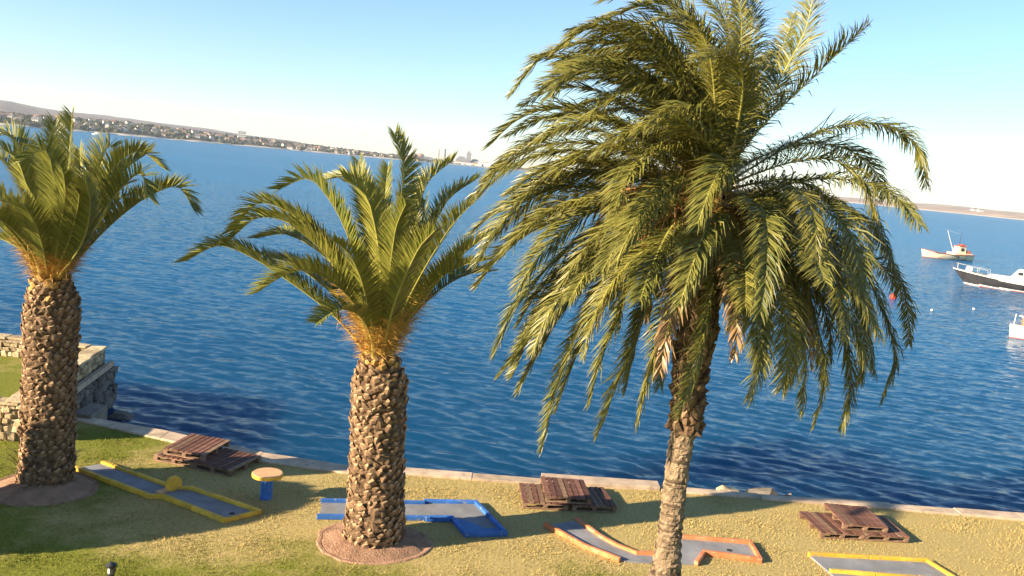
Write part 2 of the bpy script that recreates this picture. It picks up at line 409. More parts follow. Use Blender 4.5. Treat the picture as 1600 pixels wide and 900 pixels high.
  [[-0.07,0.0,7.38],[-0.64,0.02,7.31],[-1.14,0.04,7.03],[-1.59,0.06,6.66],[-1.98,0.07,6.22],[-2.3,0.09,5.71],[-2.48,0.11,5.13]],
  [[-0.05,0.0,7.35],[-0.58,0.08,7.15],[-0.98,0.15,6.74],[-1.34,0.22,6.27],[-1.65,0.28,5.75],[-1.9,0.34,5.18],[-2.13,0.4,4.58]],
  [[-0.02,0.0,7.33],[-0.34,0.22,7.07],[-0.49,0.42,6.64],[-0.56,0.6,6.16],[-0.57,0.78,5.65],[-0.59,0.95,5.12],[-0.62,1.12,4.57]],
  [[0.05,0.0,7.33],[0.38,0.41,7.13],[0.61,0.77,6.84],[0.8,1.11,6.5],[0.92,1.44,6.14],[0.94,1.77,5.76],[0.96,2.08,5.37]],
  [[0.08,0.0,7.33],[0.6,0.36,7.18],[1.0,0.67,6.84],[1.29,0.97,6.37],[1.55,1.25,5.87],[1.76,1.53,5.32],[1.85,1.81,4.74]],
  [[0.09,-0.0,7.31],[0.51,-0.22,7.15],[0.81,-0.41,6.82],[1.0,-0.59,6.4],[1.1,-0.76,5.97],[1.12,-0.93,5.52],[1.1,-1.1,5.08]],
  [[-0.04,-0.0,7.54],[-0.19,0.32,7.97],[-0.43,0.59,8.36],[-0.72,0.85,8.74],[-1.1,1.1,9.04],[-1.57,1.34,9.14],[-2.03,1.58,8.96]],
  [[-0.05,0.0,7.52],[-0.38,0.26,7.82],[-0.71,0.49,8.14],[-1.09,0.71,8.42],[-1.54,0.92,8.61],[-2.03,1.12,8.59],[-2.45,1.32,8.34]],
  [[-0.04,0.0,7.58],[-0.3,-0.3,8.04],[-0.57,-0.56,8.46],[-0.87,-0.81,8.83],[-1.29,-1.05,9.04],[-1.76,-1.28,9.06],[-2.12,-1.51,8.76]],
  [[-0.06,-0.0,7.45],[-0.51,0.21,7.53],[-0.98,0.38,7.56],[-1.47,0.55,7.51],[-1.93,0.72,7.33],[-2.31,0.88,6.98],[-2.63,1.03,6.54]],
  [[-0.02,-0.0,7.48],[-0.28,-0.52,7.74],[-0.61,-0.97,7.89],[-0.95,-1.39,7.84],[-1.2,-1.81,7.64],[-1.35,-2.21,7.41],[-1.45,-2.6,7.18]],
  [[-0.02,0.0,7.51],[-0.12,-0.52,7.74],[-0.3,-0.97,7.94],[-0.56,-1.39,8.06],[-0.81,-1.81,8.14],[-1.07,-2.21,8.12],[-1.27,-2.6,7.97]],
  [[-0.01,0.0,7.59],[-0.1,-0.36,7.98],[-0.22,-0.67,8.33],[-0.35,-0.96,8.66],[-0.51,-1.25,8.96],[-0.77,-1.53,9.18],[-1.13,-1.8,9.1]],
  [[0.0,0.0,7.6],[0.08,0.3,8.03],[0.14,0.56,8.47],[0.19,0.81,8.92],[0.19,1.05,9.38],[0.06,1.29,9.83],[-0.3,1.52,10.05]],
  [[0.03,0.0,7.57],[0.15,0.41,7.96],[0.32,0.77,8.36],[0.6,1.11,8.74],[0.87,1.44,9.14],[1.11,1.77,9.57],[1.27,2.08,10.04]],
  [[0.06,0.0,7.49],[0.43,0.34,7.8],[0.88,0.64,8.03],[1.38,0.92,8.18],[1.93,1.19,8.18],[2.45,1.45,7.97],[2.82,1.71,7.57]],
  [[0.07,-0.0,7.45],[0.41,-0.32,7.58],[0.74,-0.6,7.67],[1.05,-0.86,7.53],[1.24,-1.11,7.23],[1.32,-1.36,6.87],[1.33,-1.6,6.51]],
  [[0.06,0.0,7.42],[0.24,-0.52,7.45],[0.41,-0.97,7.4],[0.54,-1.39,7.27],[0.62,-1.81,7.1],[0.63,-2.21,6.9],[0.62,-2.6,6.71]],
  [[-0.01,0.0,7.4],[-0.34,-0.52,7.28],[-0.57,-0.97,7.09],[-0.75,-1.39,6.89],[-0.89,-1.81,6.7],[-1.01,-2.21,6.52],[-1.11,-2.6,6.35]],
  [[-0.04,0.0,7.4],[-0.49,-0.41,7.37],[-0.87,-0.77,7.21],[-1.17,-1.11,6.99],[-1.41,-1.44,6.73],[-1.59,-1.76,6.47],[-1.75,-2.08,6.21]],
  [[-0.04,0.0,7.43],[-0.54,-0.21,7.45],[-1.01,-0.4,7.33],[-1.43,-0.57,7.14],[-1.79,-0.74,6.86],[-2.07,-0.91,6.53],[-2.27,-1.07,6.16]],
  [[0.03,0.0,7.39],[0.11,-0.52,7.29],[0.11,-0.97,7.09],[0.09,-1.39,6.9],[0.05,-1.81,6.72],[-0.02,-2.21,6.55],[-0.1,-2.6,6.39]],
  [[-0.06,0.0,7.39],[-0.62,0.05,7.27],[-1.11,0.1,6.95],[-1.5,0.14,6.51],[-1.81,0.18,5.98],[-2.04,0.22,5.41],[-2.23,0.26,4.8]],
  [[0.09,0.0,7.39],[0.68,0.15,7.25],[1.27,0.28,7.11],[1.82,0.41,6.81],[2.18,0.53,6.29],[2.38,0.65,5.69],[2.47,0.77,5.06]],
  [[-0.04,-0.0,7.35],[-0.46,0.17,7.05],[-0.79,0.31,6.6],[-1.03,0.45,6.07],[-1.25,0.58,5.51],[-1.44,0.71,4.91],[-1.57,0.83,4.28]],
  [[0.08,0.0,7.34],[0.52,0.04,7.18],[0.86,0.08,6.84],[1.15,0.11,6.46],[1.39,0.15,6.03],[1.61,0.18,5.59],[1.8,0.21,5.13]],
  [[-0.05,0.0,7.61],[-0.2,0.04,8.11],[-0.36,0.07,8.59],[-0.61,0.1,9.04],[-0.98,0.13,9.38],[-1.44,0.16,9.26],[-1.79,0.19,8.9]],
  [[-0.03,0.0,7.62],[-0.06,0.15,8.15],[-0.11,0.27,8.68],[-0.29,0.39,9.18],[-0.56,0.51,9.64],[-1.05,0.63,9.85],[-1.56,0.74,9.71]],
  [[-0.09,0.0,7.5],[-0.52,0.26,7.73],[-0.99,0.48,7.94],[-1.49,0.69,8.09],[-2.02,0.89,8.0],[-2.48,1.09,7.71],[-2.88,1.28,7.29]],
 ],
}


# ------------------------------------------------------------------ palms
def catmull(P, n):
    P = np.array(P, float)
    Q = np.vstack([2 * P[0] - P[1], P, 2 * P[-1] - P[-2]])
    out = []
    for i in range(1, len(Q) - 2):
        a, b, c, d = Q[i - 1:i + 3]
        for t in np.linspace(0, 1, 8, endpoint=False):
            out.append(.5 * (2 * b + (c - a) * t + (2 * a - 5 * b + 4 * c - d) * t * t + (3 * b - a - 3 * c + d) * t ** 3))
    out.append(Q[-2])
    out = np.array(out)
    s = np.r_[0, np.cumsum(np.linalg.norm(np.diff(out, axis=0), axis=1))]
    L = s[-1]
    u = np.linspace(0, L, n)
    return np.array([np.interp(u, s, out[:, k]) for k in range(3)]).T, L


def unit(a):
    return a / (np.linalg.norm(a, axis=-1, keepdims=True) + 1e-9)


def frond_mesh(name, ctrl, axis, rng, leaf, llen=0.42, per_m=34, start=0.2, spine=0.22, wind=(0, 0, 0), droop=0.35, rad=0.03, vee=0.45, width=0.03, spread=1.0, jit=1.0, taper=0.62):
    """one palm frond: tapering stalk, two rows of folded leaflets, short spines near the base"""
    N = 40
    C, L = catmull(ctrl, N)
    T = unit(np.gradient(C, axis=0))
    radial = C[-1] - np.array(axis); radial[2] = 0
    radial = unit(radial)
    n = np.array([0, 0, 1.0]) - radial * 0.9
    Ns = []
    for i in range(N):
        n = n - T[i] * (n @ T[i]); n = n / np.linalg.norm(n)
        Ns.append(n)
    Ns = np.array(Ns)
    tw = rng.uniform(-0.5, 0.5) * np.linspace(0, 1, N)[:, None]
    S0 = np.cross(T, Ns)
    Ns = unit(Ns * np.cos(tw) + S0 * np.sin(tw))
    S = unit(np.cross(T, Ns))
    V = []; F = []; MI = []; along = []; lr = []

    def push(vs, fs, mi, al, rr):
        b = len(V)
        V.extend(vs); F.extend([tuple(k + b for k in f) for f in fs]); MI.extend([mi] * len(fs))
        along.extend(al); lr.extend([rr] * len(vs))
    # stalk: flat-topped tapered tube
    ks = np.linspace(0, N - 1, 18).astype(int)
    ring = [(-1, .35), (1, .35), (.75, -.6), (0, -.95), (-.75, -.6)]
    vs = []
    for k in ks:
        u = k / (N - 1)
        r = rad * (2.6 * math.exp(-u * 14) + 1.0 - 0.82 * u)
        for a, b in ring: vs.append(C[k] + S[k] * (a * r) + Ns[k] * (b * r * 0.75))
    fsA = []; fsB = []
    for i in range(len(ks) - 1):
        for j in range(5):
            q = (i * 5 + j, i * 5 + (j + 1) % 5, (i + 1) * 5 + (j + 1) % 5, (i + 1) * 5 + j)
            (fsA if ks[i] / (N - 1) < 0.17 else fsB).append(q)
    b0 = len(V)
    V.extend(vs); along.extend([0.0] * len(vs)); lr.extend([0.5] * len(vs))
    F.extend(fsA); MI.extend([1] * len(fsA)); F.extend(fsB); MI.extend([2] * len(fsB))
    # spines
    if spine > 0:
        ns = int(L * spine * 80)
        for side in (-1, 1):
            for u in rng.uniform(0.05, start + 0.10, ns):
                x = u * (N - 1); k = min(int(x), N - 2); f = x - k
                p = C[k] * (1 - f) + C[k + 1] * f
                d = unit(S[k] * side * rng.uniform(.5, 1) + T[k] * rng.uniform(.1, .9) + Ns[k] * rng.uniform(-.4, .9) + rng.normal(0, .25, 3))
                ln = rng.uniform(.14, .42)
                w = unit(np.cross(d, Ns[k])) * 0.007
                tip = p + d * ln + np.array([0, 0, -.25]) * ln * rng.uniform(0, 1)
                push([p - w, p + w, tip], [(0, 1, 2)], 3, [0, 0, 0.6], rng.uniform())
    # leaflets
    nl = int(L * (1 - start) * per_m)
    wd = np.array(wind, float)
    G = np.array([0, 0, -1.0])
    for side in (-1, 1):
        us = np.linspace(start, 0.995, nl) + rng.normal(0, 0.4 / nl, nl)
        for u in us:
            u = min(max(u, start), 0.998)
            x = u * (N - 1); k = min(int(x), N - 2); f = x - k
            p = C[k] * (1 - f) + C[k + 1] * f
            q = (u - start) / (1 - start)
            env = min(1.0, 0.45 + q * 3.2) * (1.0 - taper * max(0, (q - 0.6) / 0.4) ** 1.5)
            ln = llen * env * rng.uniform(.8, 1.12)
            a = math.radians(33 + 27 * q + rng.normal(0, 6) * jit)
            v = vee + rng.normal(0, 0.26) * jit
            d = unit(S[k] * side * math.cos(a) * spread + T[k] * math.sin(a) + Ns[k] * v * math.cos(a))
            g = droop * rng.uniform(.6, 1.4)
            d1 = unit(d + G * g * 0.35 + wd * 0.35)
            d2 = unit(d + G * g * 1.5 + wd * 1.1)
            wv = T[k] - d1 * (T[k] @ d1)
            wv = unit(wv + Ns[k] * rng.normal(0, .35) * jit + rng.normal(0, .12, 3) * jit)
            w = width * (0.75 + 0.35 * env) * rng.uniform(.8, 1.15)
            m = p + d1 * ln * 0.5
            e = m + d2 * ln * 0.5
            push([p - wv * w * .35, p + wv * w * .35, m + wv * w * .5, m - wv * w * .5, e],
                 [(0, 1, 2, 3), (3, 2, 4)], 0, [0, 0, .5, .5, 1.0], float(rng.uniform()))
    me = bpy.data.meshes.new(name)
    me.from_pydata([tuple(v) for v in V], [], F)
    for m in (leaf, M['petiole'], M['rachis'], M['spine']): me.materials.append(m)
    me.polygons.foreach_set('material_index', MI)
    for nm, dat in (('along', along), ('lrand', lr)):
        at = me.attributes.new(nm, 'FLOAT', 'POINT')
        at.data.foreach_set('value', dat)
    me.update()
    return me


def grow_curve(base, az, e0, L, k, rng, windaz=None, windk=0.0, n=7):
    """control points of a frond that leaves at elevation e0 and bows over"""
    p = np.array(base, float)
    pts = [p.copy()]
    ds = L / (n - 1)
    e = e0
    for i in range(1, n):
        s = (i - .5) / (n - 1)
        e = e0 - k * s ** 1.25
        a = az
        if windaz is not None:
            da = (windaz - az + math.pi) % (2 * math.pi) - math.pi
            a = az + da * windk * s
        d = np.array([math.cos(e) * math.cos(a), math.cos(e) * math.sin(a), math.sin(e)])
        p = p + d * ds
        pts.append(p.copy())
    return pts


def profile_at(prof, z):
    zs = [p[2] for p in prof]
    return tuple(float(np.interp(z, zs, [p[i] for p in prof])) for i in (0, 1, 3))


def trunk_mesh(name, prof, mat, shrink=0.0, rings=None, seed=0, rough=0.02, sides=26):
    rng = np.random.default_rng(seed)
    z0, z1 = prof[0][2], prof[-1][2]
    rows = rings or int((z1 - z0) / 0.06)
    mb = MB()
    ph = rng.uniform(0, 6.28, 8)
    vs = []
    for i in range(rows + 1):
        z = z0 + (z1 - z0) * i / rows
        x, y, r = profile_at(prof, z)
        r -= shrink
        for k in range(sides):
            a = 2 * math.pi * k / sides
            rr = r * (1 + 0.03 * math.sin(3 * a + ph[0] + z) + 0.02 * math.sin(5 * a + ph[1] - 2 * z)) + rng.normal(0, rough) + rough * 1.2 * math.sin(i * 2.1 + ph[2])
            vs.append((x + rr * math.cos(a), y + rr * math.sin(a), z))
    fs = []
    for i in range(rows):
        for k in range(sides):
            fs.append((i * sides + k, i * sides + (k + 1) % sides, (i + 1) * sides + (k + 1) % sides, (i + 1) * sides + k))
    fs.append(tuple(range(rows * sides, (rows + 1) * sides)))
    mb.add(vs, fs)
    return mb.mesh(name, mat)


def boot_mesh(name, w, h, out, rise, side, cut, seed):
    """stub of an old leaf stalk: rhombic root on the trunk, outward and upward, sliced off at the end.
    local x = along the girth, y = outward, z = up"""
    r = random.Random(seed)
    j = lambda s: r.uniform(-s, s)
    root = [(-w * .5, -.05, -h * .1), (0, -.03, -h * .6), (w * .5, -.05, -h * .1), (0, -.06, h * .45)]
    mid = [(-w * .44 + j(.012), out * .5, rise * .45), (j(.015), out * .7, -h * .22 + rise * .2), (w * .44 + j(.012), out * .5, rise * .45), (j(.01), out * .2, h * .36 + rise * .4)]
    cw = w * .22
    top = [(-cw + j(.02), out * .92 + j(.015), rise + j(.025)), (j(.03), out * 1.12 + j(.012), rise - h * .09 + j(.015)), (cw + j(.02), out * .92 + j(.015), rise + j(.025)), (j(.03), out * .62 + j(.01), rise + h * .12 + j(.025))]
    mb = MB()
    fs = []
    for a in (0, 4):
        for i in range(4):
            fs.append((a + i, a + (i + 1) % 4, a + 4 + (i + 1) % 4, a + 4 + i))
    mb.add(root + mid + top, fs, 0)
    mb.f.append((8, 9, 10, 11)); mb.m.append(1)
    return mb.mesh(name, [side, cut])


BOOTS = {}
for key, cutm in (('old', 'boot_cut'), ('fresh', 'boot_fresh')):
    BOOTS[key] = [boot_mesh('leaf_base', 0.185, 0.15, 0.046 + 0.014 * (i % 3), 0.08 + 0.02 * (i % 2), M['boot_side'] if key == 'old' else M['boot_fresh'], M[cutm], i) for i in range(5)]
BOOTS['dark'] = [boot_mesh('leaf_base', 0.24, 0.26, 0.12 + 0.03 * (i % 3), 0.14 + 0.03 * (i % 2), M['fibre'], M['boot_side'], 40 + i) for i in range(4)]


def put_boots(trunk, prof, z0, z1, dz, pitch, kinds, seed, scale=1.0, tilt=0.0, limit=296):
    rng = random.Random(seed)
    todo = []
    z = z0; row = 0
    while z < z1:
        x, y, r = profile_at(prof, z)
        n = max(6, round(2 * math.pi * r / (pitch * scale)))
        off = 0.5 * (row % 2) + row * 0.07
        for k in range(n):
            a = 2 * math.pi * (k + off) / n + rng.uniform(-.10, .10)
            todo.append((a, z + rng.uniform(-.035, .035), r))
        z += dz * scale; row += 1
    todo.sort(key=lambda t: math.sin(t[0]))          # those facing the garden side first
    rest = MB()
    for i, (a, z, r) in enumerate(todo):
        x, y, r = profile_at(prof, z)
        me = rng.choice(BOOTS[kinds(z, rng)])
        s = scale * rng.uniform(.7, 1.25)
        m = Matrix.Translation((x + (r - .05) * math.cos(a), y + (r - .05) * math.sin(a), z)) @ Matrix.Rotation(a - math.pi / 2, 4, 'Z') @ Matrix.Rotation(tilt + rng.uniform(-.18, .22), 4, 'X') @ Matrix.Rotation(rng.uniform(-.2, .2), 4, 'Y') @ Matrix.Diagonal((s * rng.uniform(.85, 1.12), s, s * rng.uniform(.85, 1.1), 1))
        if i < limit:
            o = link('leaf_base', me, trunk)
            o.matrix_local = m
        else:
            rest.add([m @ v.co for v in me.vertices], [tuple(p.vertices) for p in me.polygons][:-1])
            rest.add([m @ me.vertices[k].co for k in me.polygons[-1].vertices], [(0, 1, 2, 3)], 1)
    if rest.v:
        tag(rest.build('leaf_bases_behind', [M['boot_side'], M['boot_cut']], trunk), kind='stuff')


def young_palm(key, label, seed, keep=None, with_boots=True):
    rng = np.random.default_rng(seed)
    base = PALM_BASE[key]
    prof = TRUNK_PROFILE[key]
    root = empty('palm_tree', base)
    tag(root, label, 'palm tree')
    trunk = link('trunk', trunk_mesh('trunk', prof, M['fibre'], 0.035, seed=seed), root)
    ztop = prof[-1][2]
    if with_boots:
        put_boots(trunk, prof, prof[0][2] + 0.12, ztop - 0.05, 0.104, 0.172,
                  lambda z, r: 'fresh' if z > ztop - 0.22 or (z > ztop - 0.5 and r.random() < .25) else 'old', seed)
    heart = (prof[-1][0], prof[-1][1], ztop)
    curves = list(FROND_CURVES[key])
    # fronds on the far side and towards the viewer that fill the crown
    for i in range(5):
        az = 2 * math.pi * (i * 0.618 + 0.1)
        e0 = math.radians(rng.uniform(58, 86))
        b = (heart[0] + 0.2 * math.cos(az), heart[1] + 0.2 * math.sin(az), heart[2] + 0.0)
        curves.append(grow_curve(b, az, e0, rng.uniform(2.6, 3.6), rng.uniform(0.7, 1.5), rng, math.pi, 0.12))
    for c in curves:
        c = np.array(c)
        if keep is not None and not keep(c): continue
        # root the stalk inside the leaf bases
        r0 = c[0] - np.array(heart); r0[2] = 0
        nrm = np.linalg.norm(r0)
        if nrm > 0.3: c[0][:2] = np.array(heart)[:2] + r0[:2] / nrm * 0.3
        c[0][2] = heart[2] - 0.12 + rng.uniform(-.1, .05)
        me = frond_mesh('frond', c, heart, rng, M['leaf_young'], llen=rng.uniform(.46, .60), per_m=56, start=0.21, spine=0.30,
                        wind=(-0.10, 0.0, 0.0), droop=0.14, rad=0.030, vee=0.75, width=0.027, spread=.95, jit=.45, taper=.5)
        link('frond', me, root)
    # whiskers of fibre and spent spines round the base of the crown
    for i in range(6):
        mb = MB()
        for q in range(220):
            az = rng.uniform(0, 6.283)
            e = rng.uniform(-.1, 1.25)
            hz = rng.uniform(-.1, 1.35)
            p = Vector(heart) + Vector((math.cos(az), math.sin(az), 0)) * (rng.uniform(.14, .34) + .42 * max(0, hz)) + Vector((0, 0, hz))
            d = Vector((math.cos(az) * math.cos(e), math.sin(az) * math.cos(e), math.sin(e)))
            w = d.orthogonal().normalized() * 0.007
            l = rng.uniform(.14, .42)
            t = p + d * l + Vector((0, 0, -.3 * l))
            mb.add([p - w, p + w, t], [(0, 1, 2)])
        o = mb.build('spine_tuft', M['spine'], root)
        tag(o, kind='stuff')
    return root


def mature_palm(label, seed):
    rng = np.random.default_rng(seed)
    base = PALM_BASE['right']
    prof = [list(p) for p in TRUNK_PROFILE['right']]
    prof[0][2] = -0.05
    root = empty('palm_tree', base)
    tag(root, label, 'palm tree')
    lower = [p for p in prof if p[2] < 4.3]
    lower.append([0.02, 0, 4.5, 0.15])
    trunk = link('trunk', trunk_mesh('trunk', lower, M['bark'], 0.0, rows_for(lower), seed, 0.006, 30), root)
    upperp = [p for p in prof if p[2] > 4.3]
    upper = link('fibre_sleeve', trunk_mesh('fibre_sleeve', [[q[0], q[1], q[2], q[3] * .86] for q in upperp], M['fibre'], 0.02, None, seed + 1, 0.03), root)
    put_boots(upper, [[q[0], q[1], q[2], q[3] * .86] for q in upperp], 4.45, 7.15, 0.2, 0.2, lambda z, r: 'dark' if r.random() < .8 else 'old', seed, .8, tilt=.15)
    # rough rings of old scars on the clean lower trunk: raised lips
    z = 0.3
    while z < 4.32:
        x, y, r = profile_at(lower, z)
        mb = MB()
        a0 = rng.uniform(0, 6.28); span = rng.uniform(1.6, 3.6)
        n = 12
        vs = []
        for i in range(n + 1):
            a = a0 + span * i / n
            t = math.sin(math.pi * i / n)
            hz = rng.normal(0, .008)
            for rr, zz in ((r - .02, -.03), (r + .002 + .016 * t, -.004 + hz), (r + .001 + .010 * t, .012 + hz), (r - .02, .022)):
                vs.append((x + rr * math.cos(a), y + rr * math.sin(a), z + zz + .02 * i / n))
        fs = [(i * 4 + j, i * 4 + 4 + j, i * 4 + 5 + j, i * 4 + 1 + j) for i in range(n) for j in range(3)]
        mb.add(vs, fs)
        mb.build('leaf_scar', M['bark'] if rng.uniform() < .6 else M['bark_dark'], trunk)
        z += rng.uniform(.028, .06)
    # stubs and lumps on the lower trunk
    for i in range(22):
        a = rng.uniform(0, 6.28); z = rng.uniform(1.7, 2.5)
        x, y, r = profile_at(lower, z)
        d = Vector((math.cos(a), math.sin(a), 0))
        p0 = Vector((x, y, z)) + d * (r - .03)
        pts = [p0 + Vector((0, 0, .03)), p0 + d * .05, p0 + d * .075 + Vector((0, 0, -.06)), p0 + d * .05 + Vector((0, 0, -.15)), p0 + Vector((0, 0, -.24))]
        MB().tube(pts, [.02, .035, .038, .034, .02], 6).build('stub', M['bark'], trunk)
    heart = (prof[-1][0], prof[-1][1], prof[-1][2])
    curves = [np.array(c) for c in FROND_CURVES['right']]
    WIND = math.pi
    for i in range(80):
        az = (2 * math.pi * (i * 0.618 + 0.3)) % (2 * math.pi)
        t = (i + .5) / 80
        right_side = math.cos(az) > .25
        if right_side and t < .33: continue                 # the wind has stripped the upper right
        if t > .55 and math.sin(az) < -.45 and i % 2: continue   # the trunk shows through in front
        e0 = math.radians(82 - 97 * t ** .85 + rng.normal(0, 7))
        b = (heart[0] + .22 * math.cos(az), heart[1] + .22 * math.sin(az), heart[2] - .75 * t)
        curves.append(np.array(grow_curve(b, az, e0, rng.uniform(2.4, 3.2) * (1 if t < .75 else .88) * (.84 if right_side else 1), 1.3 + .55 * (1 - t) + rng.normal(0, .2), rng, WIND, 0.55 * (1 - t))))
    for i in range(12):                                    # the dense windward mop at the top
        az = math.pi + rng.normal(0, .9)
        b = (heart[0] + rng.normal(0, .1), heart[1] + rng.normal(0, .15), heart[2])
        curves.append(np.array(grow_curve(b, az, math.radians(rng.uniform(66, 92)), rng.uniform(2.5, 3.2), rng.uniform(1.3, 2.2), rng, WIND, .5)))
    for c in curves:
        dry = rng.uniform() < .03 and c[-1][2] < heart[2] - .6 and -1.9 < c[-1][0] < 1.1
        me = frond_mesh('frond', c, heart, rng, M['leaf_dry'] if dry else M['leaf'], llen=rng.uniform(.36, .48), per_m=80, start=0.14, spine=0.05,
                        wind=(-0.30 + rng.normal(0, .08), 0.05 + rng.normal(0, .08), 0.0), droop=rng.uniform(.25, .6), rad=0.020, vee=0.25 + rng.normal(0, .12), width=0.0145, jit=1.0)
        link('frond', me, root)
    # dead fronds hanging against the sleeve
    for i in range(7):
        az = 2 * math.pi * (i * 0.618) + .4
        b = (heart[0] + .2 * math.cos(az), heart[1] + .2 * math.sin(az), heart[2] - .5)
        c = np.array(grow_curve(b, az, math.radians(-20), rng.uniform(1.5, 2.3), 1.15, rng))
        me = frond_mesh('dead_frond', c, heart, rng, M['leaf_dry'], llen=.35, per_m=26, start=.1, spine=0.0, droop=1.0, rad=.02)
        link('dead_frond', me, root)
    # dried flower stalks
    for az, l, up_ in ((3.6, 1.5, .5), (4.1, 1.4, .3), (3.9, 1.5, .1), (3.3, 1.5, .25), (-.3, 1.0, .55), (-.9, 1.0, .4), (5.0, .9, .3)):
        mb = MB()
        b = (heart[0] + .1 * math.cos(az), heart[1] + .1 * math.sin(az), heart[2] - .25)
        st = grow_curve(b, az, up_, l * .7, .8, rng, n=5)
        mb.tube(st, [.03, .028, .024, .02, .014], 6)
        for q in range(60):
            k = rng.uniform(.35, 1)
            i0 = min(3, int(k * 4)); f = k * 4 - i0
            p = st[i0] * (1 - f) + st[i0 + 1] * f
            sub = grow_curve(p, az + rng.normal(0, .5), rng.uniform(-.5, .5), rng.uniform(.25, .6), 1.3, rng, n=4)
            mb.tube(sub, [.012, .011, .009, .006], 3, cap=False)
        mb.build('flower_stalk', M['stalk_dry'], root)
    return root


def rows_for(p):
    return int((p[-1][2] - p[0][2]) / 0.045)




# ------------------------------------------------------------------ setting materials
SEA_Z = -0.9


def make_lawn_mat():
    t = NT('dry_lawn')
    p = t.pos()
    big = t.noise(p, 0.35, 5, 0.6)
    mid = t.noise(p, 2.2, 5, 0.65)
    fine = t.noise(p, 16, 5, 0.7)
    straw = t.ramp(fine, [(0.25, (0.25, 0.185, 0.065)), (0.5, (0.40, 0.305, 0.115)), (0.75, (0.53, 0.415, 0.18))])
    green = t.ramp(fine, [(0.25, (0.085, 0.10, 0.014)), (0.5, (0.17, 0.18, 0.024)), (0.78, (0.28, 0.255, 0.05))])
    sx = t.n('ShaderNodeSeparateXYZ'); t.l(p, sx.inputs[0])
    # watered, greener belt near the building, and on the jetty
    a = t.math('SUBTRACT', 16.4, t.math('ADD', sx.outputs[1], t.math('MULTIPLY', sx.outputs[0], 0.02)))
    a = t.math('MULTIPLY', a, 0.34)
    j = t.math('MULTIPLY', t.math('SUBTRACT', -7.2, sx.outputs[0]), 0.4)
    a = t.math('MAXIMUM', a, t.math('MINIMUM', j, 0.62))
    a = t.math('ADD', a, t.math('MULTIPLY', t.math('SUBTRACT', big, 0.5), 1.9))
    a = t.math('ADD', a, t.math('MULTIPLY', t.math('SUBTRACT', mid, 0.5), 1.0))
    fac = t.ramp(a, [(0.12, (0, 0, 0)), (0.62, (1, 1, 1))])
    col = t.mix(fac, straw, green)
    bare = t.ramp(t.noise(p, 1.1, 6, 0.7), [(0.60, (0, 0, 0)), (0.74, (1, 1, 1))])
    col = t.mix(t.math('MULTIPLY', bare, 0.45), col, (0.42, 0.30, 0.15))
    return t.done(t.principled(col, 0.95, 0.1, t.bump(fine, 0.45, 0.03)))


M['lawn'] = make_lawn_mat()


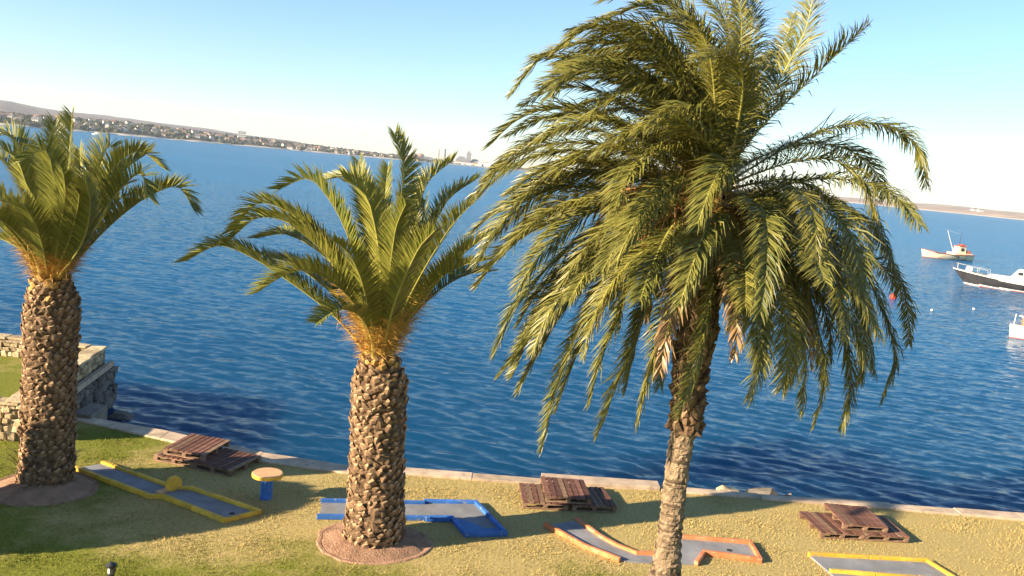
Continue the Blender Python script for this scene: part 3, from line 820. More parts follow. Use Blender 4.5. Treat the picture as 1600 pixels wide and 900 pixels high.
def make_water_mat():
    t = NT('sea_water')
    p = t.pos()
    mp = t.n('ShaderNodeMapping'); mp.inputs['Rotation'].default_value = (0, 0, math.radians(-12)); mp.inputs['Scale'].default_value = (0.55, 1, 1)
    t.l(p, mp.inputs[0])
    sx = t.n('ShaderNodeSeparateXYZ'); t.l(p, sx.inputs[0])

    def slopes(scale, detail, rough):
        nd = t.n('ShaderNodeTexNoise')
        nd.inputs['Scale'].default_value = scale; nd.inputs['Detail'].default_value = detail; nd.inputs['Roughness'].default_value = rough
        t.l(mp.outputs[0], nd.inputs['Vector'])
        v = t.n('ShaderNodeVectorMath', operation='SUBTRACT'); v.inputs[1].default_value = (.5, .5, .5)
        t.l(nd.outputs['Color'], v.inputs[0])
        return v.outputs[0]

    def vmul(v, k):
        m = t.n('ShaderNodeVectorMath', operation='MULTIPLY')
        t.l(v, m.inputs[0])
        if isinstance(k, tuple): m.inputs[1].default_value = k
        else: t.l(k, m.inputs[1])
        return m.outputs[0]

    def vadd(u, v):
        m = t.n('ShaderNodeVectorMath', operation='ADD'); t.l(u, m.inputs[0]); t.l(v, m.inputs[1])
        return m.outputs[0]
    # ripples too small for the wave mesh tilt the surface; they are livelier in the open bay than under the wall
    k = t.math('MULTIPLY', t.math('SUBTRACT', sx.outputs[1], 35.0), 0.006)
    k = t.math('MAXIMUM', t.math('MINIMUM', k, 1.0), 0.0)
    gust = t.noise(p, 0.013, 4, 0.55)
    k = t.math('ADD', t.math('MULTIPLY', k, t.math('ADD', gust, 0.35)), 0.55)
    rip = vadd(vmul(slopes(4.2, 3, .6), (.75, 1.1, 0)), vmul(slopes(1.9, 2, .55), (.5, .8, 0)))
    cmb = t.n('ShaderNodeCombineXYZ'); t.l(k, cmb.inputs[0]); t.l(k, cmb.inputs[1])
    gn = t.n('ShaderNodeNewGeometry').outputs['Normal']
    nn = t.n('ShaderNodeVectorMath', operation='NORMALIZE'); t.l(vadd(gn, vmul(rip, cmb.outputs[0])), nn.inputs[0])
    patch = t.noise(p, 0.02, 3, 0.5)
    mid_ = t.ramp(patch, [(0.3, (0.008, 0.080, 0.180)), (0.7, (0.010, 0.095, 0.210))])
    open_ = t.ramp(patch, [(0.3, (0.013, 0.135, 0.300)), (0.7, (0.016, 0.160, 0.340))])
    outw = t.math('MAXIMUM', t.math('MINIMUM', t.math('MULTIPLY', t.math('SUBTRACT', sx.outputs[1], 35.0), 0.006), 1.0), 0.0)
    col = t.mix(outw, mid_, open_)        # sandy bottom further out: the water turns a lighter blue
    # rock and weed bottom by the wall, darkened in colour to hide shadow edges
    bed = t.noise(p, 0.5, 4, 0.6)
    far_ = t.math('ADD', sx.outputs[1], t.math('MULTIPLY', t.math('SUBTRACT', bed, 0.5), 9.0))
    inshore_dark = t.math('MAXIMUM', t.math('MINIMUM', t.math('MULTIPLY', t.math('SUBTRACT', 50.0, far_), 0.038), 1.0), 0.0)
    col = t.mix(t.math('MULTIPLY', inshore_dark, 0.58), col, (0.004, 0.032, 0.074))
    shal = t.math('MAXIMUM', t.math('MINIMUM', t.math('MULTIPLY', t.math('SUBTRACT', 25.3, far_), 0.3), 1.0), 0.0)
    shal = t.math('MULTIPLY', shal, t.ramp(t.math('MULTIPLY', sx.outputs[0], 0.05), [(0.15, (0, 0, 0)), (0.35, (1, 1, 1))]))
    col = t.mix(t.math('MULTIPLY', shal, 0.7), col, (0.045, 0.04, 0.028))
    # light entering the water spreads sideways before it comes back out, so shade on it has no hard edge
    df = t.n('ShaderNodeBsdfPrincipled', subsurface_method='BURLEY')
    t.l(col, df.inputs['Base Color'])
    df.inputs['Subsurface Weight'].default_value = 1.0
    df.inputs['Subsurface Radius'].default_value = (1, 1, 1)
    df.inputs['Subsurface Scale'].default_value = 5.0
    df.inputs['Specular IOR Level'].default_value = 0.0
    df.inputs['Roughness'].default_value = 1.0
    gl_ = t.n('ShaderNodeBsdfGlossy'); gl_.inputs['Roughness'].default_value = 0.12; t.l(nn.outputs[0], gl_.inputs['Normal'])
    fr = t.n('ShaderNodeFresnel'); fr.inputs['IOR'].default_value = 1.333; t.l(nn.outputs[0], fr.inputs['Normal'])
    mx = t.n('ShaderNodeMixShader'); t.l(t.math('MULTIPLY', fr.outputs[0], t.math('ADD', t.math('MULTIPLY', inshore_dark, 0.2), 0.5)), mx.inputs[0])
    t.l(df.outputs[0], mx.inputs[1]); t.l(gl_.outputs[0], mx.inputs[2])
    return t.done(mx.outputs[0])


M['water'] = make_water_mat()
M['concrete'] = worn('pale_concrete', (0.50, 0.375, 0.26), 0.9, 0.35, 2.5, 0.2, 0.4, 0.01, 40, 0.2, (3.5, .58, (.25, .19, .13), .6))
M['concrete_dark'] = worn('wet_concrete', (0.20, 0.165, 0.13), 0.9, 0.4, 2, 0.2, 0.5, 0.02, 20, 0.2)
M['stone_pale'] = worn('pale_rubble_stone', (0.50, 0.38, 0.22), 0.95, 0.45, 4, 0.15, 0.6, 0.03, 18, 0.7)
M['stone_dark'] = worn('dark_rubble_stone', (0.17, 0.145, 0.115), 0.9, 0.45, 3, 0.2, 0.6, 0.03, 14, 0.6)
M['mortar'] = worn('mortar', (0.24, 0.19, 0.13), 0.95, 0.4, 5, 0.1, 0.6, 0.02, 30)
M['soil'] = worn('red_soil', (0.40, 0.235, 0.145), 0.98, 0.4, 3, 0.05, 0.9, 0.05, 25)
M['felt'] = worn('grey_lane_surface', (0.235, 0.235, 0.24), 0.9, 0.3, 1.6, 0.15, 0.4, 0.01, 60, 0.1, (2.2, .56, (.20, .18, .155), .6))
M['rail_yellow'] = worn('yellow_painted_rail', (0.66, 0.39, 0.035), 0.65, 0.3, 3, 0.25, 0.25, 0.01, 30, .25, (7, .57, (.30, .22, .13), .75))
M['rail_blue'] = worn('blue_painted_rail', (0.035, 0.135, 0.42), 0.65, 0.3, 3, 0.25, 0.25, 0.01, 30, .25, (7, .59, (.28, .30, .34), .7))
M['rail_orange'] = worn('orange_painted_rail', (0.58, 0.19, 0.07), 0.7, 0.35, 3, 0.2, 0.25, 0.01, 30, .25, (7, .56, (.42, .30, .20), .7))
M['blue_plate'] = worn('blue_lane_plate', (0.03, 0.14, 0.36), 0.6, 0.3, 2.5, 0.3, 0.2, 0.01, 40)
M['salmon'] = worn('salmon_table_top', (0.62, 0.35, 0.17), 0.6, 0.2, 5, 0.3, 0.15, 0.01, 40)
M['cup'] = worn('dark_cup', (0.015, 0.015, 0.018), 0.8)
M['black_metal'] = worn('black_metal', (0.02, 0.02, 0.02), 0.5, 0.3, 8, 0.5)
M['lens'] = worn('white_lens', (0.85, 0.82, 0.75), 0.2, 0.1, 8, 0.6)
M['pallet'] = worn('red_brown_stained_wood', (0.155, 0.070, 0.046), 0.8, 0.45, 5, 0.2, 0.5, 0.01, 30, 0.75)
M['pallet_end'] = worn('weathered_pallet_wood', (0.21, 0.125, 0.075), 0.85, 0.4, 6, 0.2, 0.5, 0.01, 30, 0.5)

# ------------------------------------------------------------------ ground and water
COPING = [(-10.95, 21.95, 22.3, 0), (-8.3, 21.12, 21.72, 0), (-5.65, 20.25, 20.85, 0), (-3.4, 20.02, 20.52, 0), (-2.17, 20.3, 20.72, 0),
          (1.15, 20.52, 20.90, 0), (1.16, 20.58, 21.12, 1), (4.1, 20.93, 21.36, 1), (4.12, 20.9, 21.22, 0), (6.6, 21.0, 21.3, 0), (10.0, 21.2, 21.56, 0),
          (13.3, 21.3, 21.75, 0), (20.0, 21.55, 22.0, 0), (42.0, 22.6, 23.1, 0)]
lawn_pts = [(-45, -30), (45, -30), (45, 22.6)] + [(x, yi + .02) for x, yi, yo, k in reversed(COPING)] + [(-11.2, 22.1), (-11.3, 20.2), (-45, 20.2)]
mb = MB()
mb.add([(x, y, 0) for x, y in lawn_pts], [tuple(range(len(lawn_pts)))])
me = mb.mesh('lawn', M['lawn'])
bm = bmesh.new(); bm.from_mesh(me); bmesh.ops.triangulate(bm, faces=bm.faces[:]); bm.to_mesh(me); bm.free()
tag(link('lawn', me), kind='structure')


def make_sea():
    ys = [19.2]
    while ys[-1] < 420:
        ys.append(ys[-1] + max(0.075, ys[-1] * 0.0042))
    while ys[-1] < 6000:
        ys.append(ys[-1] * 1.06)
    ys = np.array(ys)
    nc = 700
    u = np.linspace(-1, 1, nc)
    u = np.sign(u) * np.abs(u) ** 1.45
    X = u[None, :] * (1.0 * ys[:, None] + 26)
    Y = np.repeat(ys[:, None], nc, 1)
    Z = np.zeros_like(X)
    sp = np.maximum(np.gradient(ys)[:, None], np.gradient(X, axis=1) * 0.55)
    rng = np.random.default_rng(5)
    for i in range(48):
        lam = 0.30 * (1.075 ** i)                       # 0.3 m to 9 m
        az = math.radians(-100 + rng.normal(0, 24))     # waves run in towards the shore
        kx, ky = 2 * math.pi / lam * math.cos(az), 2 * math.pi / lam * math.sin(az)
        amp = 0.0115 * lam ** 0.95 if lam < 0.8 else 0.0093 * (0.8 / lam) ** 0.7
        fade = np.clip((lam / sp - 2.5) / 3.0, 0, 1)
        grp = 0.6 + 0.4 * np.sin(X * kx * .13 + Y * ky * .11 + rng.uniform(0, 6.28))
        ph = X * kx + Y * ky + rng.uniform(0, 6.28) + 0.5 * np.sin(X * kx * .31 - Y * kx * .2)
        Z += amp * fade * grp * (np.sin(ph) + 0.25 * np.sin(2 * ph + .6))
    Z += SEA_Z
    V = np.stack([X, Y, Z], -1).reshape(-1, 3)
    nr = len(ys)
    idx = np.arange(nr * nc).reshape(nr, nc)
    Q = np.stack([idx[:-1, :-1], idx[:-1, 1:], idx[1:, 1:], idx[1:, :-1]], -1).reshape(-1, 4)
    me = bpy.data.meshes.new('sea')
    me.vertices.add(len(V)); me.vertices.foreach_set('co', V.astype(np.float32).ravel())
    me.loops.add(Q.size); me.loops.foreach_set('vertex_index', Q.astype(np.int32).ravel())
    me.polygons.add(len(Q)); me.polygons.foreach_set('loop_start', np.arange(0, Q.size, 4, dtype=np.int32))
    me.polygons.foreach_set('use_smooth', np.ones(len(Q), dtype=bool))
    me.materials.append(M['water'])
    me.update(calc_edges=True); me.validate()
    tag(link('sea', me), kind='structure')


make_sea()

# ------------------------------------------------------------------ sea wall with its coping
sw = empty('sea_wall', (0, 0, 0))
tag(sw, 'low concrete sea wall with pale coping along the lawn edge', 'sea wall')
mb = MB()
for (xa, ia, oa, ka), (xb, ib, ob, kb) in zip(COPING[:-1], COPING[1:]):
    if xb - xa < .1: continue
    mb.add([(xa, ia, -.05), (xb, ib, -.05), (xb, ob - .04, -.05), (xa, oa - .04, -.05), (xa, ia, -2.5), (xb, ib, -2.5), (xb, ob + .12, -2.5), (xa, oa + .12, -2.5)],
           [(0, 1, 2, 3), (2, 6, 7, 3), (0, 4, 5, 1), (0, 3, 7, 4), (1, 5, 6, 2)])
mb.build('wall_face', M['concrete_dark'], sw)
r = random.Random(3)
for (xa, ia, oa, ka), (xb, ib, ob, kb) in zip(COPING[:-1], COPING[1:]):
    if xb - xa < .1: continue
    n = max(1, round((xb - xa) / (1.7 if xb < 15 else 3.2)))
    if ka: n = 1
    for i in range(n):
        t0, t1 = i / n, (i + 1) / n
        x0 = xa + (xb - xa) * t0 + .006; x1 = xa + (xb - xa) * t1 - .006
        i0 = ia + (ib - ia) * t0; i1 = ia + (ib - ia) * t1
        o0 = oa + (ob - oa) * t0; o1 = oa + (ob - oa) * t1
        top = (0.10 if ka else 0.055) + r.uniform(-.012, .012)
        jo = r.uniform(-.03, .03)
        MB().prism([(x0, i0 + jo * .5), (x1, i1 + jo * .5), (x1, o1 + jo), (x0, o0 + jo)], -.048, top).build('coping_slab', M['concrete'], sw, bevel=.012)


# ------------------------------------------------------------------ rubble stones
def stone_mesh(name, mat, seed, jit=0.10, bev=0.16):
    rr = random.Random(seed)
    bm = bmesh.new()
    bmesh.ops.create_cube(bm, size=1.0)
    bmesh.ops.bevel(bm, geom=bm.edges[:], offset=bev, segments=1, affect='EDGES', profile=0.5)
    for v in bm.verts:
        v.co += Vector((rr.uniform(-jit, jit), rr.uniform(-jit, jit), rr.uniform(-jit, jit)))
    me = bpy.data.meshes.new(name); bm.to_mesh(me); bm.free()
    me.materials.append(mat)
    return me


STONES = {k: [stone_mesh('stone', M[k], 60 + i) for i in range(7)] for k in ('stone_pale', 'stone_dark')}
ROCKS = [stone_mesh('rock', M['stone_dark'], 90 + i, .14, .25) for i in range(5)]
PALE_ROCK = stone_mesh('rock', M['stone_pale'], 99, .14, .25)


def rubble(parent, a, b, z0, z1, out, size, kind, seed, depth=0.16):
    """courses of separate stones set into the wall face from a to b; out = outward normal (2d)"""
    rr = random.Random(seed)
    a = Vector((*a, 0)); b = Vector((*b, 0)); L = (b - a).length; d = (b - a).normalized()
    o = Vector((*out, 0)).normalized()
    rz = math.atan2(d.y, d.x)
    z = z0
    while z < z1 - .04:
        h = min(size * rr.uniform(.6, 1.0), z1 - z)
        x = -rr.uniform(0, size * .4)
        while x < L:
            w = size * rr.uniform(.75, 1.7)
            c = a + d * (x + w / 2) + o * (rr.uniform(-.035, .03) - depth * .28) + Vector((0, 0, z + h / 2))
            if x + w / 2 < L:
                s = link('stone', rr.choice(STONES[kind]), parent)
                s.location = c
                s.rotation_euler = (rr.uniform(-.07, .07), rr.uniform(-.16, .16), rz + rr.uniform(-.08, .08))
                s.scale = (w * .97, depth * rr.uniform(.9, 1.3), h * rr.uniform(.9, 1.05))
            x += w
        z += h


# jetty: a raised strip of lawn inside a parapet of pale rubble, on a dark rubble footing in the water
A = (-11.52, 20.0); B = (-12.42, 25.75); C_ = (-26.0, 26.4)
T = 0.42
n1 = Vector((B[1] - A[1], -(B[0] - A[0]), 0)).normalized()     # outward, to the right
jw = empty('jetty_parapet', (A[0], A[1], 0))
tag(jw, 'pale rubble stone parapet round the raised jetty lawn at the left', 'stone wall')


def rel(p):
    return (p[0] - A[0], p[1] - A[1])


def off(p, n, k):
    return (p[0] + n.x * k, p[1] + n.y * k)


ZT_, ZL = 0.99, 0.45
mb = MB()
pa, pb, pc = rel(A), rel(B), rel(C_)
cornr = off((pb[0], pb[1] + .36), n1, T - .06)
mb.prism([off(pa, n1, .06), off((pa[0], pa[1] + .06), n1, T - .06), cornr, off(pb, n1, .06)], -.1, ZT_ - .03)
mb.prism([(pc[0], pc[1] + .06), (pb[0] + .05, pb[1] + .02), (cornr[0] - .02, cornr[1] + .003), (pc[0], pc[1] + T)], -.1, ZT_ - .034)
mb.prism([(-14, .06), (.06, .06), (.06, T), (-14, T)], -.1, ZT_ - .10)
mb.build('mortar_core', M['mortar'], jw)
rubble(jw, pa, pb, ZL - .02, ZT_ - .05, (-n1.x, -n1.y), .2, 'stone_pale', 100)
rubble(jw, off(pa, n1, T), off(pb, n1, T), .5, ZT_ - .05, (n1.x, n1.y), .19, 'stone_pale', 120)
rubble(jw, (-2.6, 0), off(pa, n1, T), 0, ZT_ - .1, (0, -1), .24, 'stone_pale', 140)
rubble(jw, (pb[0] - 5.5, pb[1] + .26), pb, ZL - .02, ZT_ - .06, (0, -1), .2, 'stone_pale', 150)
rr = random.Random(8)
nb = 11
for i in range(nb):                 # capping stones
    t0, t1 = i / nb + .002, (i + 1) / nb - .002
    vs = []
    z = ZT_ + rr.uniform(-.02, .02)
    for t in (t0, t1):
        c = (pa[0] + (pb[0] - pa[0]) * t, pa[1] + (pb[1] + .3 - pa[1]) * t)
        for k in (-.02, T + .02):
            x, y = off(c, n1, k + rr.uniform(-.025, .025))
            vs += [(x, y, ZT_ - .06), (x, y, z + rr.uniform(0, .03))]
    MB().add(vs, [(1, 3, 7, 5), (0, 4, 6, 2), (0, 1, 5, 4), (2, 6, 7, 3), (0, 2, 3, 1), (4, 5, 7, 6)]).build('capping_stone', M['stone_pale'], jw, bevel=.02)
for i in range(16):
    x0 = pb[0] - .03 - i * .62; x1 = x0 - .60
    yy = lambda x: pb[1] - (x - pb[0]) * .048
    k0, k1 = rr.uniform(-.03, .03), rr.uniform(-.03, .03)
    MB().prism([(x1, yy(x1) + k0), (x0, yy(x0) + k0), (x0, yy(x0) + T + k1), (x1, yy(x1) + T + k1)], ZT_ - .03, ZT_ + .01 + rr.uniform(0, .04)).build('capping_stone', M['stone_pale'], jw, bevel=.02)
for i in range(5):
    x0 = .3 - i * .62; x1 = x0 - .60
    MB().prism([(x1, rr.uniform(-.05, .02)), (x0, rr.uniform(-.05, .02)), (x0 + .01, T), (x1, T)], ZT_ - .12, ZT_ - .055 + rr.uniform(0, .03)).build('capping_stone', M['stone_pale'], jw, bevel=.02)
tl = MB().add([(-45, 20.3, ZL), (-11.4, 20.3, ZL), (-12.3, 26.0, ZL), (-45, 27.2, ZL)], [(0, 1, 2, 3)]).build('jetty_lawn', M['lawn'])
tag(tl, kind='structure')

jf = empty('jetty_footing', (-11.1, 20.1, 0))
tag(jf, 'dark rubble footing of the jetty standing in the water', 'stone wall')
f0 = (A[0] + n1.x * (T + .14) + 11.1, .1); f1 = (B[0] + n1.x * (T + .14) + 11.1, B[1] + .55 - 20.1)
fd = Vector((f1[0] - f0[0], f1[1] - f0[1], 0)); fn = Vector((fd.y, -fd.x, 0)).normalized()
MB().prism([off(f0, fn, -.5), off(f0, fn, -.06), off(f1, fn, -.06), (f1[0] - 12, f1[1] + .6), (f1[0] - 12, f1[1] - .1), (f1[0] - .5, f1[1] - .15)], -2.4, .40).build('footing_core', M['concrete_dark'], jf)
MB().prism([off((f0[0] + fd.x * .3, f0[1] + fd.y * .3), fn, -.13), off((f0[0] + fd.x * .3, f0[1] + fd.y * .3), fn, .03), off(f1, fn, .03), off(f1, fn, -.13)], .36, .52).build('ledge', M['concrete'], jf, bevel=.02)
rubble(jf, f0, f1, -1.45, .35, (fn.x, fn.y), .36, 'stone_dark', 170, .26)
rubble(jf, (f1[0] - 3, f1[1] + .12), f1, -1.45, .38, (0, 1), .36, 'stone_dark', 180, .26)
MB().prism([(.12, 2.0), (.62, 1.98), (.58, 3.0), (.05, 3.1)], -1.5, .14).build('step_block', M['concrete_dark'], jf, bevel=.03)

for i, (x, y, z, s, lab) in enumerate([(-11.15, 25.3, -.93, .55, 'dark wet rock in the water off the jetty corner'),
                                       (-10.85, 25.0, -1.0, .35, 'smaller dark rock awash beside the jetty footing'),
                                       (6.45, 23.4, -.80, .55, 'pale flat rock below the sea wall right of the tall palm'),
                                       (7.4, 23.55, -.78, .6, 'brown rock with a dark hollow below the sea wall'),
                                       (6.95, 23.75, -.95, .35, 'low rock awash between two larger shore rocks'),
                                       (8.2, 23.9, -.97, .35, 'small rock awash at the right end of the shore rocks')]):
    me = ROCKS[i % 5] if i != 2 else PALE_ROCK
    o = link('rock', me, None, (x, y, z), (.1 * i, .15, .9 * i))
    o.scale = (s * 1.3, s, s * .62)
    tag(o, lab, 'rock', 'rocks along the shore')


# ------------------------------------------------------------------ planting beds round the palms
def bed(x, y, rx, ry, label, seed):
    rr = np.random.default_rng(seed)
    root = empty('planting_bed', (x, y, 0))
    tag(root, label, 'planting bed')
    n = 48
    wob = 1 + 0.03 * np.sin(np.arange(n) * 2 * math.pi / n * 3 + seed) + rr.normal(0, .012, n)
    prof = [(1.08, .004), (1.05, .022), (1.0, .02), (.97, .012), (.8, .07), (.5, .12), (.2, .15), (.0, .15)]
    vs = []
    for s, z in prof:
        for k in range(n):
            a = 2 * math.pi * k / n
            w = wob[k] if s > .4 else 1
            vs.append((rx * s * w * math.cos(a), ry * s * w * math.sin(a), z + (rr.normal(0, .012) if .2 <= s < .95 else 0)))
    fs = [(i * n + k, i * n + (k + 1) % n, (i + 1) * n + (k + 1) % n, (i + 1) * n + k) for i in range(3, len(prof) - 1) for k in range(n)]
    MB().add(vs, fs).build('soil', M['soil'], root, smooth=True)
    fs = [(i * n + k, i * n + (k + 1) % n, (i + 1) * n + (k + 1) % n, (i + 1) * n + k) for i in range(0, 3) for k in range(n)]
    MB().add(vs, fs).build('edging', M['soil'], root)
    return root


bed(-2.23, 16.5, 1.06, .93, 'round bed of red soil at the foot of the middle palm', 1)
bed(-9.3, 17.55, 1.0, .95, 'shaded round soil bed at the foot of the left palm', 2)
# dry bristling offshoots at the foot of the left palm
ft = empty('offshoot_clump', (-9.36, 17.75, .08))
tag(ft, 'bristling clump of dry offshoot leaves at the foot of the left palm', 'plant')
rngp = np.random.default_rng(9)
for i in range(46):
    az = rngp.uniform(0, 6.28)
    c = grow_curve((.54 * math.cos(az), .54 * math.sin(az), rngp.uniform(0, .5)), az, rngp.uniform(.5, 1.3), rngp.uniform(.25, .5), .8, rngp, n=4)
    mb = MB()
    for k in range(3):
        p, q_ = Vector(c[k]), Vector(c[k + 1])
        w0, w1 = [.03 * (1 - j / 3.2) for j in (k, k + 1)]
        t_ = Vector((-math.sin(az), math.cos(az), 0))
        mb.add([p - t_ * w0, p + t_ * w0, q_ + t_ * w1, q_ - t_ * w1], [(0, 1, 2, 3)])
    mb.build('leaf', M['boot_side'] if i % 3 else M['boot_cut'], ft)


# ------------------------------------------------------------------ miniature golf lanes
def rail(parent, a, b, mat, w=.085, h=.10, z=0.0, lump=True):
    a = Vector((*a, 0)); b = Vector((*b, 0)); d = (b - a); L = d.length
    rz = math.atan2(d.y, d.x)
    n = max(1, round(L / 1.05))
    rr = random.Random(int(a.x * 1000) + int(b.y * 1000))
    for i in range(n):
        x0 = L * i / n + (.006 if i else -w * .35); x1 = L * (i + 1) / n - (.006 if i < n - 1 else -w * .35)
        MB().box(x0, x1, -w / 2, w / 2, .0, h + rr.uniform(-.008, .008)).build('rail', mat, parent, bevel=.012, loc=(a.x, a.y, z), rot=(rr.uniform(-.03, .03), 0, rz + rr.uniform(-.006, .006)))


def lane(name, label, poly, rails, mat, cup=None, stripes=()):
    cx = sum(p[0] for p in poly) / len(poly); cy = sum(p[1] for p in poly) / len(poly)
    root = empty(name, (cx, cy, 0))
    tag(root, label, 'golf lane')
    R_ = lambda p: (p[0] - cx, p[1] - cy)
    me = MB().prism([R_(p) for p in poly], -.02, .035).mesh('lane_surface', M['felt'])
    bm = bmesh.new(); bm.from_mesh(me); bmesh.ops.triangulate(bm, faces=[f for f in bm.faces if len(f.verts) > 4]); bm.to_mesh(me); bm.free()
    link('lane_surface', me, root)
    for i, (a, b) in enumerate(rails):
        rail(root, R_(a), R_(b), mat, h=.10 + .002 * (i % 3))
    if cup:
        c = R_(cup)
        MB().lathe([(.06, 0), (.06, .004)], 14).build('cup', M['cup'], root, loc=(c[0], c[1], .036))
    return root, R_


def chain(*p):
    return list(zip(p[:-1], p[1:]))


LA = [(-9.2, 18.68), (-7.06, 17.52), (-6.84, 17.6), (-5.23, 16.72)]
LB = [(-4.70, 17.28), (-6.42, 18.14), (-6.74, 18.08), (-8.78, 19.14)]
g1, R1 = lane('golf_lane', 'long yellow-railed golf lane lying in the shade of the left palm', LA + LB, chain(*LA) + chain(LA[-1], LB[0]) + chain(*LB), M['rail_yellow'], (-5.2, 17.1))
mb = MB()
n = 20
c0 = R1((-6.78, 17.86))
ring = [(.18 * math.cos(math.pi * 2 * k / n), .18 * math.sin(2 * math.pi * k / n) + .13) for k in range(n)]
mb.add([(-.05, x, z) for x, z in ring] + [(.05, x, z) for x, z in ring],
       [tuple(range(n)), tuple(reversed(range(n, 2 * n)))] + [(i, n + i, n + (i + 1) % n, (i + 1) % n) for i in range(n)])
mb.build('disc_obstacle', M['rail_yellow'], g1, bevel=.015, loc=(c0[0] + .02, c0[1] + .16, .03), rot=(0, 0, math.radians(-35)))
c1 = R1((-6.92, 17.82))
MB().box(-.09, .09, -.12, .12, 0, .05).build('hump', M['salmon'], g1, bevel=.03, loc=(c1[0], c1[1], .036), rot=(0, 0, math.radians(-28)))

g2, R2 = lane('golf_lane', 'blue-railed angled golf lane behind the middle palm',
              [(-3.50, 17.33), (-3.60, 18.15), (-1.45, 18.62), (-0.35, 18.86), (0.34, 17.40), (-0.42, 17.15), (-0.78, 17.93), (-1.24, 17.82)],
              chain((-3.50, 17.33), (-1.24, 17.80), (-.80, 17.90)) + chain((-3.60, 18.15), (-1.47, 18.60)) + [((-1.45, 18.68), (-.33, 18.90)), ((-.33, 18.88), (.36, 17.40)), ((.36, 17.40), (-.44, 17.15)), ((-.44, 17.15), (-.80, 17.92)), ((-1.30, 17.74), (-.86, 17.84))], M['rail_blue'], (-.05, 17.35))
mb = MB()
curve = [(-.78, 17.86), (-.6, 17.88), (-.42, 17.80), (-.25, 17.66), (-.1, 17.55), (.08, 17.58), (.26, 17.64)]
lowp = [(.34, 17.42), (-.41, 17.19)]
n = len(curve)
poly = [R2(p) for p in curve] + [R2(p) for p in lowp]
me = MB().prism(list(reversed(poly)), .036, .062).mesh('ramp', M['blue_plate'])
link('ramp', me, g2)  # flat blue plate with a wavy edge on the lane's turned end

g3, R3 = lane('golf_lane', 'orange-railed crooked golf lane under the tall palm',
              [(1.20, 18.06), (1.90, 18.50), (2.32, 17.74), (2.62, 17.36), (3.02, 17.05), (3.5, 17.1), (3.75, 17.9), (4.05, 18.06), (5.60, 18.13), (5.60, 17.30), (4.46, 17.40), (4.2, 16.86), (3.23, 16.70), (2.62, 16.66), (1.95, 17.15)],
              [((1.20, 18.06), (1.95, 17.15)), ((1.95, 17.15), (2.62, 16.66)), ((1.90, 18.50), (2.32, 17.74)), ((2.32, 17.74), (2.62, 17.36)), ((2.62, 17.36), (3.02, 17.05)), ((3.02, 17.05), (3.5, 17.1)), ((3.5, 17.1), (3.75, 17.9)), ((3.75, 17.9), (4.05, 18.08)), ((4.05, 18.08), (5.60, 18.13)), ((5.60, 18.13), (5.60, 17.30)), ((5.60, 17.30), (4.46, 17.40)), ((4.46, 17.40), (4.2, 16.86))], M['rail_orange'], (5.05, 17.68))
g4, R4 = lane('golf_lane', 'yellow-railed golf lane cut by the bottom edge, before the right-hand pallets',
              [(6.78, 17.82), (9.38, 18.10), (9.75, 17.0), (6.98, 16.85)],
              chain((9.75, 16.9), (9.38, 18.10), (6.78, 17.82)) + [((6.98, 17.08), (9.7, 17.2))], M['rail_yellow'])

# ------------------------------------------------------------------ round table
tb = empty('round_table', (-4.8, 18.12, 0))
tag(tb, 'small round table with salmon top and fluted blue column', 'table')
mb = MB()
n = 40
vs = []
for z in (0, .50):
    for k in range(n):
        r_ = .125 - (.014 if k % 4 in (0, 1) else 0)
        vs.append((r_ * math.cos(2 * math.pi * k / n), r_ * math.sin(2 * math.pi * k / n), z))
mb.add(vs, [(k, (k + 1) % n, n + (k + 1) % n, n + k) for k in range(n)])
mb.build('column', M['rail_blue'], tb)
MB().lathe([(.30, .495), (.325, .505), (.325, .565), (.315, .572)], 40).build('table_rim', M['rail_yellow'], tb)
MB().lathe([(.31, .573), (.305, .582)], 40).build('table_top', M['salmon'], tb)

# ------------------------------------------------------------------ garden light
gl = empty('bollard_light', (-6.05, 13.6, -.1))
tag(gl, 'black bollard garden light with white lens at the bottom edge', 'garden light')
MB().lathe([(.055, 0), (.055, .46)], 16).build('post', M['black_metal'], gl)
MB().lathe([(.05, .461), (.05, .56)], 16).build('lens', M['lens'], gl)
MB().lathe([(.08, .561), (.085, .60), (.03, .64)], 16).build('cap', M['black_metal'], gl)
MB().box(.0, .052, -.06, .06, .455, .565).build('lens_shield', M['black_metal'], gl)


# ------------------------------------------------------------------ pallets
PW, PD, PH = 1.03, 1.18, 0.145


def jbox(w, d, h, seed, mat, name):
    rr = random.Random(seed)
    mb = MB().box(-w / 2, w / 2, -d / 2, d / 2, 0, h)
    mb.v = [(x + rr.uniform(-.006, .006), y + rr.uniform(-.012, .012), z + rr.uniform(-.004, .004)) for x, y, z in mb.v]
    return mb.mesh(name, mat)


NSL = 8
SLATS = [jbox(.108, PD, .022, 300 + i, M['pallet'], 'slat') for i in range(6)]
GREY = [jbox(.108, PD, .022, 320 + i, M['pallet_end'], 'slat') for i in range(3)]
STRING = jbox(PW, .10, .022, 310, M['pallet_end'], 'stringer')
BOTTOM = jbox(PW, .10, .020, 311, M['pallet_end'], 'bottom_board')
BLOCK = jbox(.10, .10, .08, 312, M['pallet_end'], 'block')


